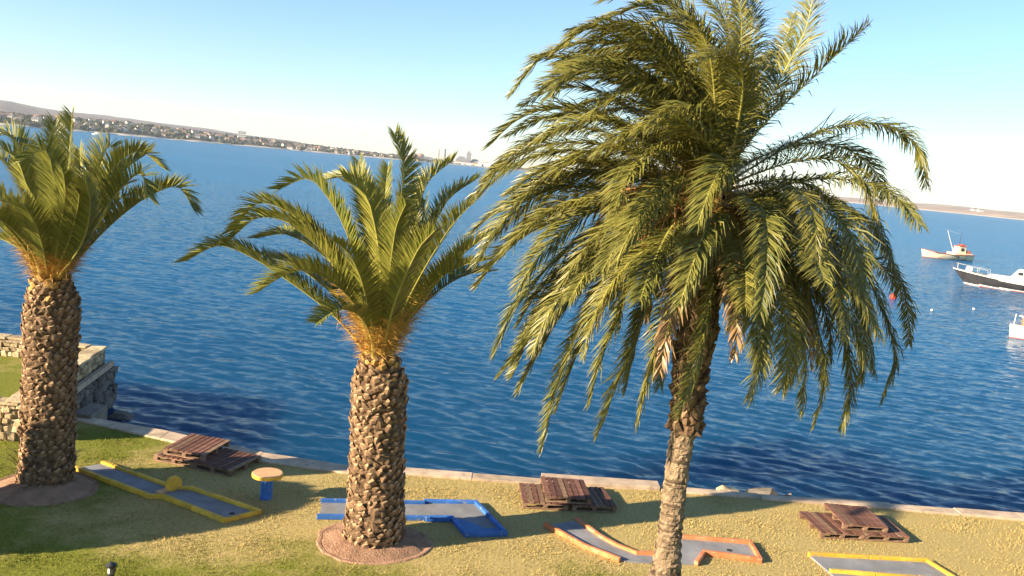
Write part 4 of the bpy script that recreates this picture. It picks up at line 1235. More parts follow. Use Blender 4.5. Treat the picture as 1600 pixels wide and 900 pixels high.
def pallet(label, loc, rz, seed, tilt=(0, 0)):
    rr = random.Random(seed)
    root = empty('pallet', loc)
    root.rotation_euler = (tilt[0], tilt[1], rz)
    tag(root, label, 'pallet', 'wooden pallets on the lawn')
    for j, y in enumerate((-PD / 2 + .05, 0, PD / 2 - .05)):
        link('bottom_board', BOTTOM, root, (0, y, 0))
        link('stringer', STRING, root, (0, y, .101))
        for x in (-PW / 2 + .05, 0, PW / 2 - .05):
            link('block', BLOCK, root, (x, y, .0205))
    for i in range(NSL):
        x = -PW / 2 + .054 + (PW - .108) * i / (NSL - 1) + rr.uniform(-.006, .006)
        link('slat', rr.choice(SLATS) if rr.random() < .8 else rr.choice(GREY), root, (x, rr.uniform(-.012, .012), .1235), (0, 0, rr.uniform(-.008, .008)))
    return root


def stack(cx, cy, deg, where, seed, topoff, topdeg, skew=0.0):
    a = math.radians(deg)
    ux, uy = math.cos(a), math.sin(a)
    pallet('left lower pallet of the stack %s' % where, (cx - ux * .53, cy - uy * .53, .012), a + skew, seed)
    pallet('right lower pallet of the stack %s' % where, (cx + ux * .53, cy + uy * .53, .012), a - skew, seed + 1)
    pallet('upper pallet of the stack %s' % where, (cx + ux * topoff[0] - uy * topoff[1], cy + uy * topoff[0] + ux * topoff[1], .172), a + math.radians(topdeg), seed + 2, (0.01, 0.012))


stack(-6.72, 20.0, -15.5, 'in the shade left of the round table', 500, (-.38, .12), 5, .03)
stack(1.70, 19.66, 7.3, 'between the middle palm and the tall palm', 510, (-.02, .05), -2, -.05)
stack(8.33, 19.58, 6.0, 'at the right behind the yellow lane', 520, (.10, .15), -3, .015)


# ------------------------------------------------------------------ grass blades
def inside(px, py, poly):
    c = np.zeros(len(px), bool)
    n = len(poly)
    for i in range(n):
        (x1, y1), (x2, y2) = poly[i], poly[(i + 1) % n]
        if y1 == y2: continue
        m = ((y1 > py) != (y2 > py)) & (px < (x2 - x1) * (py - y1) / (y2 - y1) + x1)
        c ^= m
    return c


def grass(nb=170000):
    rng = np.random.default_rng(12)
    x = rng.uniform(-15, 15, nb * 2); y = rng.uniform(12.2, 28, nb * 2)
    ok = inside(x, y, lawn_pts) & (np.abs(x) < .62 * y + 1.5)
    ok &= ~((y > 21.6) & (x > -11.3))
    for poly in ([(-3.50, 17.33), (-3.60, 18.15), (-.35, 18.86), (.34, 17.40), (-.42, 17.15), (-.78, 17.93)], LA + LB,
                 [(1.20, 18.06), (1.90, 18.50), (2.32, 17.74), (3.02, 17.05), (3.5, 17.1), (3.75, 17.9), (5.60, 18.13), (5.60, 17.30), (4.46, 17.40), (4.2, 16.86), (2.62, 16.66), (1.95, 17.15)],
                 [(6.78, 17.82), (9.38, 18.10), (9.75, 17.0), (6.98, 16.85)]):
        ok &= ~inside(x, y, poly)
    for cx, cy, rx, ry in ((-2.23, 16.5, 1.1, .98), (-9.3, 17.55, 1.05, 1.0)):
        ok &= ((x - cx) / rx) ** 2 + ((y - cy) / ry) ** 2 > 1
    # tussocks: denser and taller where a slow field is high
    fld = np.sin(x * 2.1 + np.sin(y * 1.7) * 1.3) * np.sin(y * 2.6 + np.sin(x * 1.3) * 1.7)
    ok &= rng.uniform(0, 1, len(x)) < .55 + .45 * fld
    x = x[ok][:nb]; y = y[ok][:nb]; fld = fld[ok][:nb]
    n = len(x)
    h = rng.uniform(.015, .042, n) * (1 + .6 * np.clip(fld, 0, 1)); w = rng.uniform(.004, .009, n)
    a = rng.uniform(0, 6.283, n); b = rng.uniform(0, 6.283, n); ln = rng.uniform(.2, 1.1, n) * h
    V = np.zeros((n, 3, 3), np.float32)
    V[:, 0] = np.stack([x - w * np.cos(a), y - w * np.sin(a), np.zeros(n)], -1)
    V[:, 1] = np.stack([x + w * np.cos(a), y + w * np.sin(a), np.zeros(n)], -1)
    V[:, 2] = np.stack([x + ln * np.cos(b), y + ln * np.sin(b), h], -1)
    me = bpy.data.meshes.new('grass')
    me.vertices.add(n * 3); me.vertices.foreach_set('co', V.ravel())
    me.loops.add(n * 3); me.loops.foreach_set('vertex_index', np.arange(n * 3, dtype=np.int32))
    me.polygons.add(n); me.polygons.foreach_set('loop_start', np.arange(0, n * 3, 3, dtype=np.int32))
    me.materials.append(M['lawn'])
    me.update(calc_edges=True)
    tag(link('grass', me), 'short dry grass of the lawn', 'grass', kind='stuff')


grass()


# the palms themselves
young_palm('mid', 'young stout date palm standing in front of the blue golf lane', 11)
young_palm('left', 'young stout date palm at the left edge beside the stone jetty wall', 23)
mature_palm('tall wind-blown mature palm with a slim ringed trunk and drooping crown', 31)


# ------------------------------------------------------------------ unseen shrub and lamp post, added left of the frame to shade the lawn
def shrub(x, y, rx, h, label):
    rng = np.random.default_rng(17)
    o = empty('added_shrub', (x, y, 0))
    tag(o, label, 'shrub')
    mb = MB()
    for k in range(9):
        a = k * .7
        mb.tube([(0, 0, 0), (.15 * math.cos(a), .15 * math.sin(a), h * .35), (rx * .6 * math.cos(a), rx * .6 * math.sin(a), h * .75)], [.05, .035, .012], 5)
    mb.build('stem', M['bark'], o)
    mb = MB()
    n = 22000
    for k in range(n):
        d = unit(rng.normal(0, 1, 3))
        r = rng.uniform(.15, 1.0) ** .5 * (1 + .08 * math.sin(5 * d[0] + 3 * d[2]))
        c = Vector((d[0] * rx * r, d[1] * rx * r, h * .52 + d[2] * h * .47 * r))
        u = Vector(unit(rng.normal(0, 1, 3))); w = u.orthogonal().normalized()
        mb.add([c - u * .1, c + w * .06, c + u * .1, c - w * .06], [(0, 1, 2, 3)])
    tag(mb.build('foliage', M['shrub_leaf'], o), kind='stuff')


M['shrub_leaf'] = worn('shrub_leaf', (.06, .085, .025), .6, .4, 3)
shrub(-12.1, 14.45, 1.55, 3.2, 'unseen rounded shrub added beyond the left edge to shade the lawn')
lp = empty('added_lamp_post', (-11.3, 14.55, 0))
tag(lp, 'unseen lamp post added beyond the left edge to cast a shadow stripe', 'lamp post')
MB().lathe([(.07, 0), (.07, .3), (.05, .32), (.04, 3.2)], 12).build('pole', M['black_metal'], lp)
MB().lathe([(.06, 3.201), (.12, 3.3), (.12, 3.5), (.03, 3.62)], 12).build('lantern', M['lens'], lp)


# ------------------------------------------------------------------ boats
M['hull_white'] = worn('white_gelcoat', (0.74, 0.70, 0.62), 0.4, 0.12, 1.2, 0.4, 0.05)
M['hull_cream'] = worn('cream_hull_paint', (0.72, 0.58, 0.38), 0.5, 0.25, 1.0, 0.35, 0.1)
M['hull_black'] = worn('black_hull_paint', (0.03, 0.028, 0.03), 0.4, 0.3, 1.0, 0.4, 0.05)
M['red_paint'] = worn('red_oxide_paint', (0.42, 0.10, 0.07), 0.6, 0.3, 1.5)
M['teak'] = worn('weathered_deck_wood', (0.34, 0.25, 0.16), 0.8, 0.35, 3)
M['window'] = worn('dark_window_glass', (0.02, 0.025, 0.03), 0.1, 0.2, 2, 0.5, 0.0)
M['spar'] = worn('pale_spar', (0.62, 0.56, 0.48), 0.5, 0.2, 2)
M['buoy_red'] = worn('red_buoy_plastic', (0.62, 0.06, 0.03), 0.45, 0.2, 3)
M['gull'] = worn('white_feathers', (0.75, 0.74, 0.72), 0.8, 0.1, 6)
M['gull_wing'] = worn('grey_wing_feathers', (0.16, 0.17, 0.19), 0.8, 0.2, 6)


def hull(parent, L, B, sheer, draft, mats, bands, bowrake=0.10, transom=0.75, name='hull'):
    """bow at x=0, stern at x=L, waterline z=0; bands = list of z fractions splitting the materials"""
    mb = MB()
    NS, NP = 22, 18
    vs = []
    for i in range(NS):
        t = i / (NS - 1)
        hb = B / 2 * min(1.0, (math.sin(min(t / .55, 1) * math.pi / 2) ** .85)) * (1 if t < .55 else 1 - (1 - transom) * ((t - .55) / .45) ** 1.6)
        zs = sheer(t)
        for j in range(NP):
            s = j / (NP - 1)
            z = -draft + (zs + draft) * s
            wl = (s ** .55) if s < .5 else (.5 ** .55 + (1 - .5 ** .55) * ((s - .5) / .5) ** .8)
            x = L * t + (1 - t) ** 4 * L * bowrake * (1 - s)
            vs.append((x, hb * wl, z))
        for j in range(NP - 1, -1, -1):
            v = vs[i * 2 * NP + j]
            vs.append((v[0], -v[1], v[2]))
    W = 2 * NP
    for i in range(NS - 1):
        for j in range(W - 1):
            jj = j if j < NP - 1 else W - 2 - j
            if j == NP - 1: continue
            a = i * W + j
            z = sum(vs[k][2] for k in (a, a + 1, a + W, a + W + 1)) / 4
            zt = sheer((i + .5) / (NS - 1))
            mi = sum(1 for b in bands if z > (b if b >= 0 else zt + b))
            mb.f.append((a, a + 1, a + W + 1, a + W)); mb.m.append(mi)
        a = i * W + NP - 1
        mb.f.append((a, a + 1, a + W + 1, a + W)); mb.m.append(len(bands) + 1)
    mb.f.append(tuple((NS - 1) * W + k for k in range(W))); mb.m.append(len(bands))
    mb.v = vs
    o = mb.build(name, mats, parent)
    return o


def boat(name, label, loc, heading):
    o = empty(name, loc, heading)
    tag(o, label, 'boat')
    return o


# cream fishing boat, bow to the left
b1 = boat('fishing_boat', 'cream wooden fishing boat with wheelhouse aft and a leaning boom', (68.2, 150.2, SEA_Z), math.radians(10))
sh1 = lambda t: 1.35 - .55 * math.sin(min(t * 1.25, 1) * math.pi / 2) + .25 * max(0, t - .8) / .2
hull(b1, 9.4, 2.8, sh1, .5, [M['red_paint'], M['hull_cream'], M['teak']], [.1], .05, .8)
MB().tube([(.05, 0, 1.4), (2, 1.1, 1.08), (5, 1.42, .86), (9.3, 1.15, 1.08)], .06, 6).build('rubbing_strake', M['red_paint'], b1)
MB().tube([(.05, 0, 1.4), (2, -1.1, 1.08), (5, -1.42, .86), (9.3, -1.15, 1.08)], .06, 6).build('rubbing_strake', M['red_paint'], b1)
wh = MB().add([(6.3, -.8, .85), (7.9, -.8, .85), (7.9, .8, .85), (6.3, .8, .85), (6.55, -.72, 2.35), (7.8, -.72, 2.35), (7.8, .72, 2.35), (6.55, .72, 2.35)],
              [(3, 2, 1, 0), (4, 5, 6, 7), (0, 1, 5, 4), (1, 2, 6, 5), (2, 3, 7, 6), (3, 0, 4, 7)]).build('wheelhouse', M['hull_cream'], b1, bevel=.04)
MB().box(6.4, 7.95, -.85, .85, 2.36, 2.46).build('roof', M['red_paint'], wh, bevel=.03)
MB().box(7.1, 7.7, -.5, .5, 2.47, 2.75).build('roof_locker', M['red_paint'], wh)
for y in (-.80, .80):
    MB().box(6.85, 7.35, y - .02, y + .02, 1.6, 2.1).build('window', M['window'], wh)
MB().box(5.6, 8.9, -1.15, 1.15, .86, 1.25).build('bulwark', M['hull_cream'], b1, bevel=.05)
MB().box(8.2, 8.8, -.7, .7, 1.26, 1.7).build('winch', M['red_paint'], b1, bevel=.08)
MB().tube([(6.2, 0, .9), (4.3, 0, 4.9)], [.07, .05], 6).build('boom', M['spar'], b1)
MB().tube([(6.9, 0, 2.4), (7.0, 0, 4.7)], [.05, .03], 6).build('mast', M['black_metal'], b1)
MB().tube([(4.3, 0, 4.88), (6.97, 0, 4.4)], .015, 4).build('stay', M['spar'], b1)
MB().lathe([(.05, -.3), (.2, -.25), (.22, .1), (.08, .3)], 10).build('fender', M['black_metal'], b1, loc=(5.9, -1.5, .55))

# black-hulled motor yacht
b2 = boat('motor_yacht', 'black-hulled motor yacht with white cabin moored at the right', (51.0, 103.6, SEA_Z), math.radians(-33))
sh2 = lambda t: 1.75 - .75 * math.sin(min(t * 1.3, 1) * math.pi / 2)
hull(b2, 13.0, 3.4, sh2, .6, [M['red_paint'], M['hull_white'], M['hull_black'], M['hull_white'], M['teak']], [.06, .2, -.16], .16, .7)
cab = MB().add([(3.6, -1.15, .95), (11.6, -1.25, .95), (11.6, 1.25, .95), (3.6, 1.15, .95), (3.9, -1.0, 1.55), (11.4, -1.1, 1.5), (11.4, 1.1, 1.5), (3.9, 1.0, 1.55)],
               [(3, 2, 1, 0), (4, 5, 6, 7), (0, 1, 5, 4), (1, 2, 6, 5), (2, 3, 7, 6), (3, 0, 4, 7)]).build('cabin_trunk', M['hull_white'], b2, bevel=.08)
wh = MB().add([(6.0, -1.05, 1.5), (9.4, -1.1, 1.5), (9.4, 1.1, 1.5), (6.0, 1.05, 1.5), (6.7, -.9, 2.5), (8.8, -.95, 2.5), (8.8, .95, 2.5), (6.7, .9, 2.5)],
              [(3, 2, 1, 0), (4, 5, 6, 7), (0, 1, 5, 4), (1, 2, 6, 5), (2, 3, 7, 6), (3, 0, 4, 7)]).build('wheelhouse', M['hull_white'], b2, bevel=.1)
for s in (-1, 1):
    for x0, x1, z0, z1 in ((6.75, 7.25, 1.85, 2.2), (7.55, 8.0, 1.8, 2.25), (8.08, 8.6, 1.65, 2.3), (8.75, 8.95, 1.8, 2.1)):
        ym = s * (1.045 - .1 * ((z0 + z1) / 2 - 1.5))
        MB().box(x0, x1, ym - .05, ym + .05, z0, z1).build('window', M['window'], wh)
MB().box(1.4, 2.1, -.25, .25, 1.5, 2.05).build('windlass', M['hull_white'], b2, bevel=.1)
for x in (.5, 1.6, 2.7, 3.8):
    for s in (-1, 1):
        hb = 1.7 * math.sin(min(x / 13 / .55, 1) * math.pi / 2) ** .85 * .92
        MB().tube([(x, s * hb, sh2(x / 13)), (x, s * hb, sh2(x / 13) + .6)], .014, 5).build('stanchion', M['spar'], b2)
for s in (-1, 1):
    MB().tube([(x, s * 1.7 * math.sin(min(x / 13 / .55, 1) * math.pi / 2) ** .85 * .92, sh2(x / 13) + .63) for x in (.3, 1, 1.8, 2.7, 3.8)], .012, 5).build('guard_rail', M['spar'], b2)
MB().tube([(10.6, 0, 1.45), (10.6, 0, 3.6)], [.05, .03], 6).build('mast', M['spar'], b2)

# open wooden launch cut by the right edge
b3 = boat('launch', 'white launch with wooden upperworks cut by the right edge', (34.75, 61.3, SEA_Z), math.radians(-14))
sh3 = lambda t: .8 + .15 * (1 - t)
hull(b3, 6.0, 2.2, sh3, .3, [M['red_paint'], M['hull_white'], M['teak']], [.05], .02, .85)
cb = MB().box(.9, 4.2, -.8, .8, .8, 1.45).build('cabin', M['teak'], b3, bevel=.06)
MB().box(.75, 4.4, -.9, .9, 1.452, 1.53).build('cabin_roof', M['hull_white'], cb, bevel=.03)
for s in (-1, 1):
    for x in (1.2, 2.1, 3.0):
        MB().box(x, x + .55, s * .8 - .02, s * .8 + .02, 1.05, 1.32).build('window', M['window'], cb)
MB().tube([(.25, 0, .9), (.3, 0, 1.7)], .03, 6).build('post', M['spar'], b3)

# small craft further out
b4 = boat('cabin_cruiser', 'tiny white cabin cruiser off the far town, above the left palm', (-433, 893, SEA_Z), math.radians(10))
hull(b4, 9.0, 2.8, lambda t: 1.5 - .5 * t, .4, [M['hull_white'], M['hull_white'], M['hull_white']], [.3], .1, .85)
MB().box(3, 6.5, -1.1, 1.1, 1.0, 3.0).build('cabin', M['hull_white'], b4, bevel=.15)
b5 = boat('sailing_boat', 'small white sailing boat glimpsed behind the middle palm crown', (-45.6, 296, SEA_Z), math.radians(70))
hull(b5, 6.0, 2.0, lambda t: .8 - .2 * t, .4, [M['hull_white'], M['hull_white'], M['teak']], [.3], .1, .8)
MB().box(1.8, 3.8, -.6, .6, .6, 1.1).build('cabin', M['hull_white'], b5, bevel=.1)
MB().tube([(2.2, 0, .6), (2.2, 0, 6.4)], [.09, .07], 8).build('mast', M['hull_white'], b5)
MB().tube([(2.2, 0, 1.5), (5.2, 0, 1.4)], .07, 6).build('boom', M['hull_white'], b5)


def buoy(label, loc, r_, mat):
    o = empty('mooring_buoy', loc)
    tag(o, label, 'buoy', 'mooring buoys')
    MB().lathe([(r_ * math.sin(a), -r_ * math.cos(a) + r_ * .35) for a in np.linspace(.15, math.pi - .25, 9)], 16).build('float', mat, o, smooth=True)
    MB().tube([(0, 0, r_ * 1.25), (0, 0, r_ * 1.75)], r_ * .12, 8).build('top_ring', M['black_metal'], o)


buoy('red mooring buoy floating right of the tall palm', (34.2, 79.3, SEA_Z + .05), .32, M['buoy_red'])
buoy('dark mooring buoy floating just behind the black yacht', (64.6, 116.5, SEA_Z), .38, M['black_metal'])
buoy('white mooring buoy floating between the red buoy and the launch, the left of two', (34.7, 72.8, SEA_Z), .11, M['hull_white'])
buoy('white mooring buoy floating below the black yacht bow, the right of two', (40.2, 76.8, SEA_Z), .11, M['hull_white'])

gl = empty('gull', (35.2, 62.6, 9.0), math.radians(30))
tag(gl, 'single gull flying above the right-hand shore', 'bird')
MB().lathe([(.01, -.22), (.06, -.1), (.075, .02), (.05, .16), (.015, .24)], 10).build('body', M['gull'], gl, smooth=True, rot=(math.pi / 2, 0, 0))
for s in (-1, 1):
    MB().add([(s * .04, -.09, .02), (s * .04, .08, .02), (s * .32, .10, .20), (s * .34, -.04, .20), (s * .66, -.10, .10), (s * .04, -.09, .0), (s * .04, .08, .0), (s * .32, .10, .185), (s * .34, -.04, .185)],
             [(0, 1, 2, 3), (3, 2, 4), (5, 8, 7, 6), (8, 4, 7)]).build('wing', M['gull_wing'], gl)

# ------------------------------------------------------------------ far shore
PX2T = lambda px: -.5875 + px / 1600 * 1.15


def far_mat():
    t = NT('far_land')
    p = t.pos()
    sx = t.n('ShaderNodeSeparateXYZ'); t.l(p, sx.inputs[0])
    n = t.noise(p, .012, 5, .65)
    n2 = t.noise(p, .05, 4, .6)
    scrub = t.ramp(n2, [(.35, (.055, .055, .04)), (.65, (.15, .12, .09))])
    hill = t.ramp(n, [(.35, (.17, .145, .135)), (.65, (.23, .195, .175))])
    dune = t.ramp(n, [(.36, (.22, .18, .13)), (.60, (.50, .36, .26))])
    hz = t.math('ADD', sx.outputs[2], t.math('MULTIPLY', t.math('SUBTRACT', n2, .5), 3.0))
    f = t.ramp(t.math('MULTIPLY', hz, .04), [(.4, (0, 0, 0)), (.75, (1, 1, 1))])
    col = t.mix(f, scrub, hill)
    right = t.ramp(t.math('MULTIPLY', sx.outputs[0], .001), [(.30, (0, 0, 0)), (.42, (1, 1, 1))])
    col = t.mix(right, col, dune)
    sand = t.ramp(t.math('MULTIPLY', hz, .2), [(.16, (1, 1, 1)), (.34, (0, 0, 0))])
    col = t.mix(sand, col, (.52, .45, .36))
    return t.done(t.principled(col, .95, .1))


M['far_land'] = far_mat()
CT = [PX2T(p) for p in (-500, -300, 0, 300, 640, 760, 1000, 1200, 1370, 1600, 1900, 2300)]
CD = [650, 780, 990, 1350, 1900, 2250, 3000, 2900, 2400, 2000, 1700, 1400]
HT = [PX2T(p) for p in (-500, 0, 50, 100, 200, 320, 420, 510, 600, 720, 1000, 1250, 1370, 1480, 1600, 2300)]
HZ = [75, 58, 50, 46, 44, 36, 27, 16, 10, 8, 9, 12, 19, 25, 23, 26]
ZT = [10, 10, 11, 13, 15, 13, 11, 8, 6, 4, 4, 5, 6, 8, 7, 8]


def land_z(t, d):
    zh = np.interp(t, HT, HZ); zt = np.interp(t, HT, ZT)
    return float(np.interp(d, [-30, 0, 8, 25, 60, 170, 420, 900, 1700, 2600], [SEA_Z - 2.5, SEA_Z - .3, SEA_Z + .9, 1.2, zt * .45, zt, zt + 2, max(zt + 2, zh * .62), max(zh, zt + 2), max(zh * .9, zt)]))


mb = MB()
ts = np.linspace(CT[0], CT[-1], 260)
dd = [-30, 0, 8, 25, 45, 60, 90, 130, 170, 250, 330, 420, 600, 900, 1250, 1700, 2100, 2600]
rngf = np.random.default_rng(4)
vs = []
for t in ts:
    D = np.interp(t, CT, CD)
    jag = 10 * math.sin(t * 90) + 6 * math.sin(t * 230 + 1)
    for d in dd:
        z = land_z(t, d) + (rngf.normal(0, .5) + 1.2 * math.sin(t * 60 + d * .01) if d > 60 else 0)
        vs.append((t * (D + d + jag), D + d + jag, z))
nd = len(dd)
mb.add(vs, [(i * nd + j, (i + 1) * nd + j, (i + 1) * nd + j + 1, i * nd + j + 1) for i in range(len(ts) - 1) for j in range(nd - 1)])
tag(mb.build('far_shore', M['far_land'], smooth=True), kind='structure')

# houses of the town along the far shore
M['roofs'] = [worn('terracotta_roof', (.30, .18, .13), .9, .3, .3), worn('grey_roof', (.17, .155, .15), .9, .3, .3), worn('brown_roof', (.20, .125, .09), .9, .3, .3)]
M['walls'] = [worn('white_house_wall', (.74, .68, .58), .9, .1, .2, bump=0), worn('cream_house_wall', (.62, .50, .36), .9, .15, .2, bump=0), worn('tan_house_wall', (.45, .33, .23), .9, .15, .2, bump=0)]
WN = ('white', 'cream', 'tan'); RN = ('terracotta', 'grey', 'brown')
HOUSE = {}
for wi in range(3):
    for ri in range(3):
        for kind in range(2):
            w, dp, h = (11, 8, 3.6) if kind == 0 else (9, 8, 6.2)
            mw = MB().box(-w / 2, w / 2, -dp / 2, dp / 2, -3, h)
            mw.add([(-w / 2, -dp / 2, h), (-w / 2, dp / 2, h), (-w / 2, 0, h + 2.6)], [(0, 2, 1)])
            mw.add([(w / 2, -dp / 2, h), (w / 2, dp / 2, h), (w / 2, 0, h + 2.6)], [(0, 1, 2)])
            e = .5
            mr = MB().add([(-w / 2 - e, -dp / 2 - e, h - .3), (w / 2 + e, -dp / 2 - e, h - .3), (w / 2 + e, 0, h + 2.75), (-w / 2 - e, 0, h + 2.75), (-w / 2 - e, dp / 2 + e, h - .3), (w / 2 + e, dp / 2 + e, h - .3)],
                          [(0, 1, 2, 3), (3, 2, 5, 4)])
            mwin = MB()
            for fl in range(1 if kind == 0 else 2):
                for xx in (-w * .3, 0, w * .3):
                    mwin.box(xx - .8, xx + .8, -dp / 2 - .06, -dp / 2 + .02, .9 + fl * 2.9, 2.3 + fl * 2.9)
            HOUSE[wi, ri, kind] = (mw.mesh('wall', M['walls'][wi]), mr.mesh('roof', M['roofs'][ri]), mwin.mesh('window_row', M['window']), w)
rh = random.Random(77)
placed = []
nh = 0
for k in range(1500):
    px = rh.uniform(-60, 655)
    t = PX2T(px)
    D = float(np.interp(t, CT, CD))
    d = rh.uniform(38, 230) * (1.0 if px < 450 else .7)
    x, y = t * (D + d), D + d
    if any((x - a) ** 2 + (y - b) ** 2 < 17 ** 2 for a, b in placed): continue
    placed.append((x, y))
    wi = rh.choice((0, 0, 0, 0, 1, 1, 2)); ri = rh.choice((0, 1, 2, 2)); kd = rh.choice((0, 0, 1))
    o = empty('house', (x, y, land_z(t, d) - .3), math.atan2(x, y) * -1 + rh.choice((0, 0, math.pi / 2, .4, -.5)) + rh.uniform(-.25, .25))
    me = HOUSE[wi, ri, kd]
    link('wall', me[0], o); link('roof', me[1], o); link('window_row', me[2], o)
    s = rh.uniform(.5, .85); o.scale = (s, s, s)
    zone = ('above the left palm' if px < 130 else 'between left and middle palm' if px < 430 else 'above the middle palm crown')
    tag(o, '%s %s house with %s roof in far town, %s' % (WN[wi], ('low', 'tall')[kd], RN[ri], zone), 'house', 'houses of the far town')
    nh += 1
    if nh >= 230: break

# scrub and garden trees among the houses, one mass from here
M['far_tree'] = worn('far_foliage', (.05, .055, .03), .95, .4, .1, .1, 0)
bmi = bmesh.new(); bmesh.ops.create_icosphere(bmi, subdivisions=1, radius=1)
iv = [v.co.copy() for v in bmi.verts]; ifc = [tuple(v.index for v in f.verts) for f in bmi.faces]; bmi.free()
mb = MB()
for k in range(1500):
    px = rh.uniform(-90, 720)
    t = PX2T(px); D = float(np.interp(t, CT, CD)); d = rh.uniform(18, 300)
    s = rh.uniform(1.5, 4.6)
    c = Vector((t * (D + d), D + d, land_z(t, d) + s * .3))
    mb.add([c + Vector((v.x * s * rh.uniform(.8, 1.7), v.y * s, v.z * s * rh.uniform(.6, 1.1))) for v in iv], ifc)
tag(mb.build('far_trees', M['far_tree']), 'dark scrub and garden trees among the far town houses', 'trees', kind='stuff')

# harbour works at the end of the far shore
M['steel_grey'] = worn('grey_industrial_cladding', (.20, .19, .20), .8, .25, .1, bump=0)
M['rust'] = worn('pinkish_tank_paint', (.42, .28, .23), .8, .25, .1, bump=0)


def at_port(px, d):
    t = PX2T(px); D = float(np.interp(t, CT, CD)); return (t * (D + d), D + d, land_z(t, d) - .5)


o = empty('factory_tower', at_port(731, 260)); tag(o, 'tall grey factory tower with pointed top above the harbour', 'tower')
MB().box(-6, 6, -6, 6, 0, 29).build('shaft', M['steel_grey'], o)
MB().add([(-4.5, -4.5, 29), (4.5, -4.5, 29), (4.5, 4.5, 29), (-4.5, 4.5, 29), (-1.2, -1.2, 36), (1.2, -1.2, 36), (1.2, 1.2, 36), (-1.2, 1.2, 36)], [(0, 1, 5, 4), (1, 2, 6, 5), (2, 3, 7, 6), (3, 0, 4, 7), (4, 5, 6, 7)]).build('head', M['steel_grey'], o)
MB().box(-7, 7, -7.5, -6.1, 8, 9.5).build('gallery', M['steel_grey'], o)
for px, d, w, dp, h, rise, m, lab in ((720, 240, 30, 22, 9, 9, 'steel_grey', 'grey gabled factory hall left of the harbour tower'),
                                      (741, 240, 24, 20, 8, 6, 'steel_grey', 'grey gabled factory hall right of the harbour tower'),
                                      (715, 60, 22, 12, 5, 3, 'hull_white', 'white harbour shed below the grey tower, the left one'),
                                      (728, 60, 22, 12, 5, 2.5, 'hull_white', 'white harbour shed below the grey tower, the middle one'),
                                      (741, 60, 20, 12, 5, 3, 'hull_cream', 'cream harbour shed below the grey tower, the right one'),
                                      (756, 80, 34, 16, 9, 2, 'hull_white', 'large white harbour shed at the end of the far shore'),
                                      (668, 120, 26, 14, 6, 3, 'steel_grey', 'low grey harbour shed beside the storage tanks')):
    o = empty('harbour_shed', at_port(px, d), -math.atan(PX2T(px)) * 1)
    tag(o, lab, 'shed', 'harbour sheds')
    MB().box(-w / 2, w / 2, -dp / 2, dp / 2, -2, h).build('wall', M[m], o)
    MB().add([(-w / 2 - .5, -dp / 2, h + .02), (w / 2 + .5, -dp / 2, h + .02), (w / 2 + .5, dp / 2, h + .02), (-w / 2 - .5, dp / 2, h + .02), (0 - w * .25, 0, h + rise), (w * .25, 0, h + rise)], [(0, 1, 5, 4), (2, 3, 4, 5), (1, 2, 5), (3, 0, 4)]).build('roof', M['steel_grey'] if m == 'steel_grey' else M['roofs'][0], o)
    MB().box(-w * .2, -w * .05, -dp / 2 - .1, -dp / 2, 0, h * .6).build('door', M['window'], o)
for px, lab, h, r_ in ((684, 'slim pale chimney left of the harbour tower, the left of two', 27, 1.7), (693.5, 'thick grey chimney left of the harbour tower, the right of two', 30, 2.4)):
    o = empty('chimney', at_port(px, 200)); tag(o, lab, 'chimney')
    MB().lathe([(r_ * 1.2, 0), (r_, h)], 16).build('stack', M['rust'] if h < 28 else M['steel_grey'], o)
    MB().lathe([(r_ * 1.15, h + .01), (r_ * 1.15, h + 1.5)], 16).build('rim', M['steel_grey'], o)
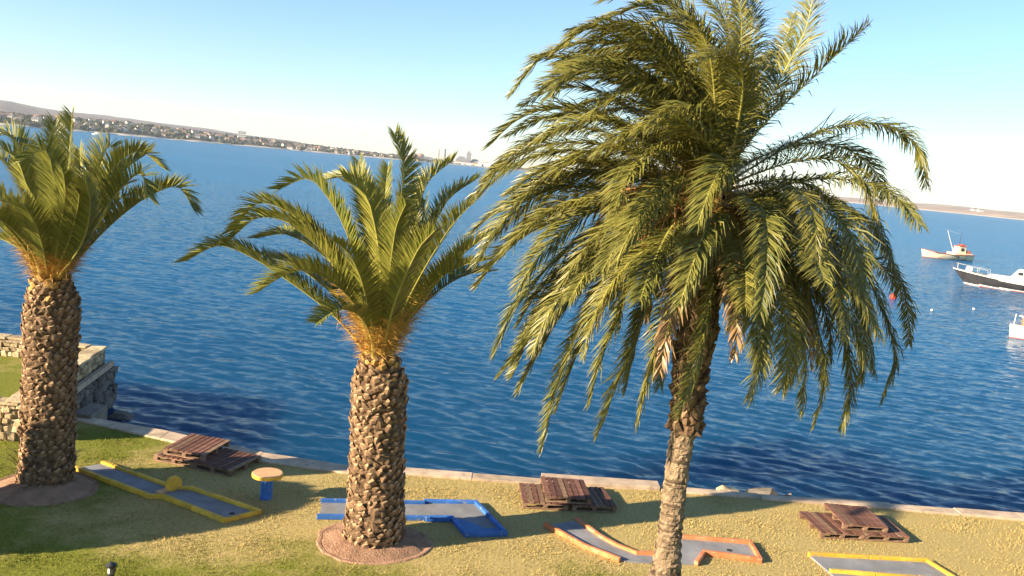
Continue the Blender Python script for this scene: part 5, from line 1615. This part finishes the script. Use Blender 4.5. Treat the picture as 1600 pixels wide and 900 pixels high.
for px, d, r_, lab in ((645, 200, 11, 'pinkish domed storage tank at the harbour, leftmost'), (655, 230, 12, 'pinkish domed storage tank at the harbour, rightmost'), (669.5, 190, 5, 'small grey domed tank right of the pinkish tanks')):
    o = empty('storage_tank', at_port(px, d)); tag(o, lab, 'tank', 'harbour tanks')
    MB().lathe([(r_, -1), (r_, r_ * .55)], 20).build('shell', M['rust'] if r_ > 6 else M['steel_grey'], o, smooth=False)
    MB().lathe([(r_ * math.cos(a) * .99, r_ * .56 + r_ * .6 * math.sin(a)) for a in np.linspace(0, 1.45, 6)], 20).build('dome', M['rust'] if r_ > 6 else M['steel_grey'], o, smooth=True)
o = empty('apartment_block', at_port(377, 190), -math.atan(PX2T(377))); tag(o, 'white flat-roofed block standing above the far town houses', 'building')
MB().box(-7, 7, -6, 6, -2, 12).build('wall', M['walls'][0], o)
MB().box(-7.4, 7.4, -6.4, 6.4, 12.02, 12.8).build('roof', M['roofs'][1], o)
for zf in (1.5, 5, 8.5):
    for xx in (-5, -1.7, 1.7, 5):
        MB().box(xx - .9, xx + .9, -6.06, -5.98, zf, zf + 1.7).build('window', M['window'], o)
for px, d, w, lab in ((1523, 330, 22, 'white low building on the dunes of the right-hand shore'), (1530, 300, 12, 'small white hut beside the building on the right-hand dunes')):
    o = empty('shore_building', at_port(px, d), .2); tag(o, lab, 'building')
    MB().box(-w / 2, w / 2, -6, 6, -2, 5.5).build('wall', M['walls'][0], o)
    MB().add([(-w / 2 - .5, -6.5, 5.52), (w / 2 + .5, -6.5, 5.52), (w / 2 + .5, 6.5, 5.52), (-w / 2 - .5, 6.5, 5.52), (-w / 4, 0, 8), (w / 4, 0, 8)], [(0, 1, 5, 4), (2, 3, 4, 5), (1, 2, 5), (3, 0, 4)]).build('roof', M['roofs'][1], o)

# ------------------------------------------------------------------ haze over the bay
t = NT('haze_air')
pv = t.n('ShaderNodeVolumePrincipled')
pv.inputs['Color'].default_value = (.80, .90, 1.0, 1)
pv.inputs['Density'].default_value = 0.00010
pv.inputs['Anisotropy'].default_value = 0.2
t.l(pv.outputs[0], t.out.inputs['Volume'])
tag(MB().box(-6400, 6400, -200, 6300, -5.5, 96).build('haze', t.mat), 'thin pale haze over the bay', 'haze', kind='stuff')
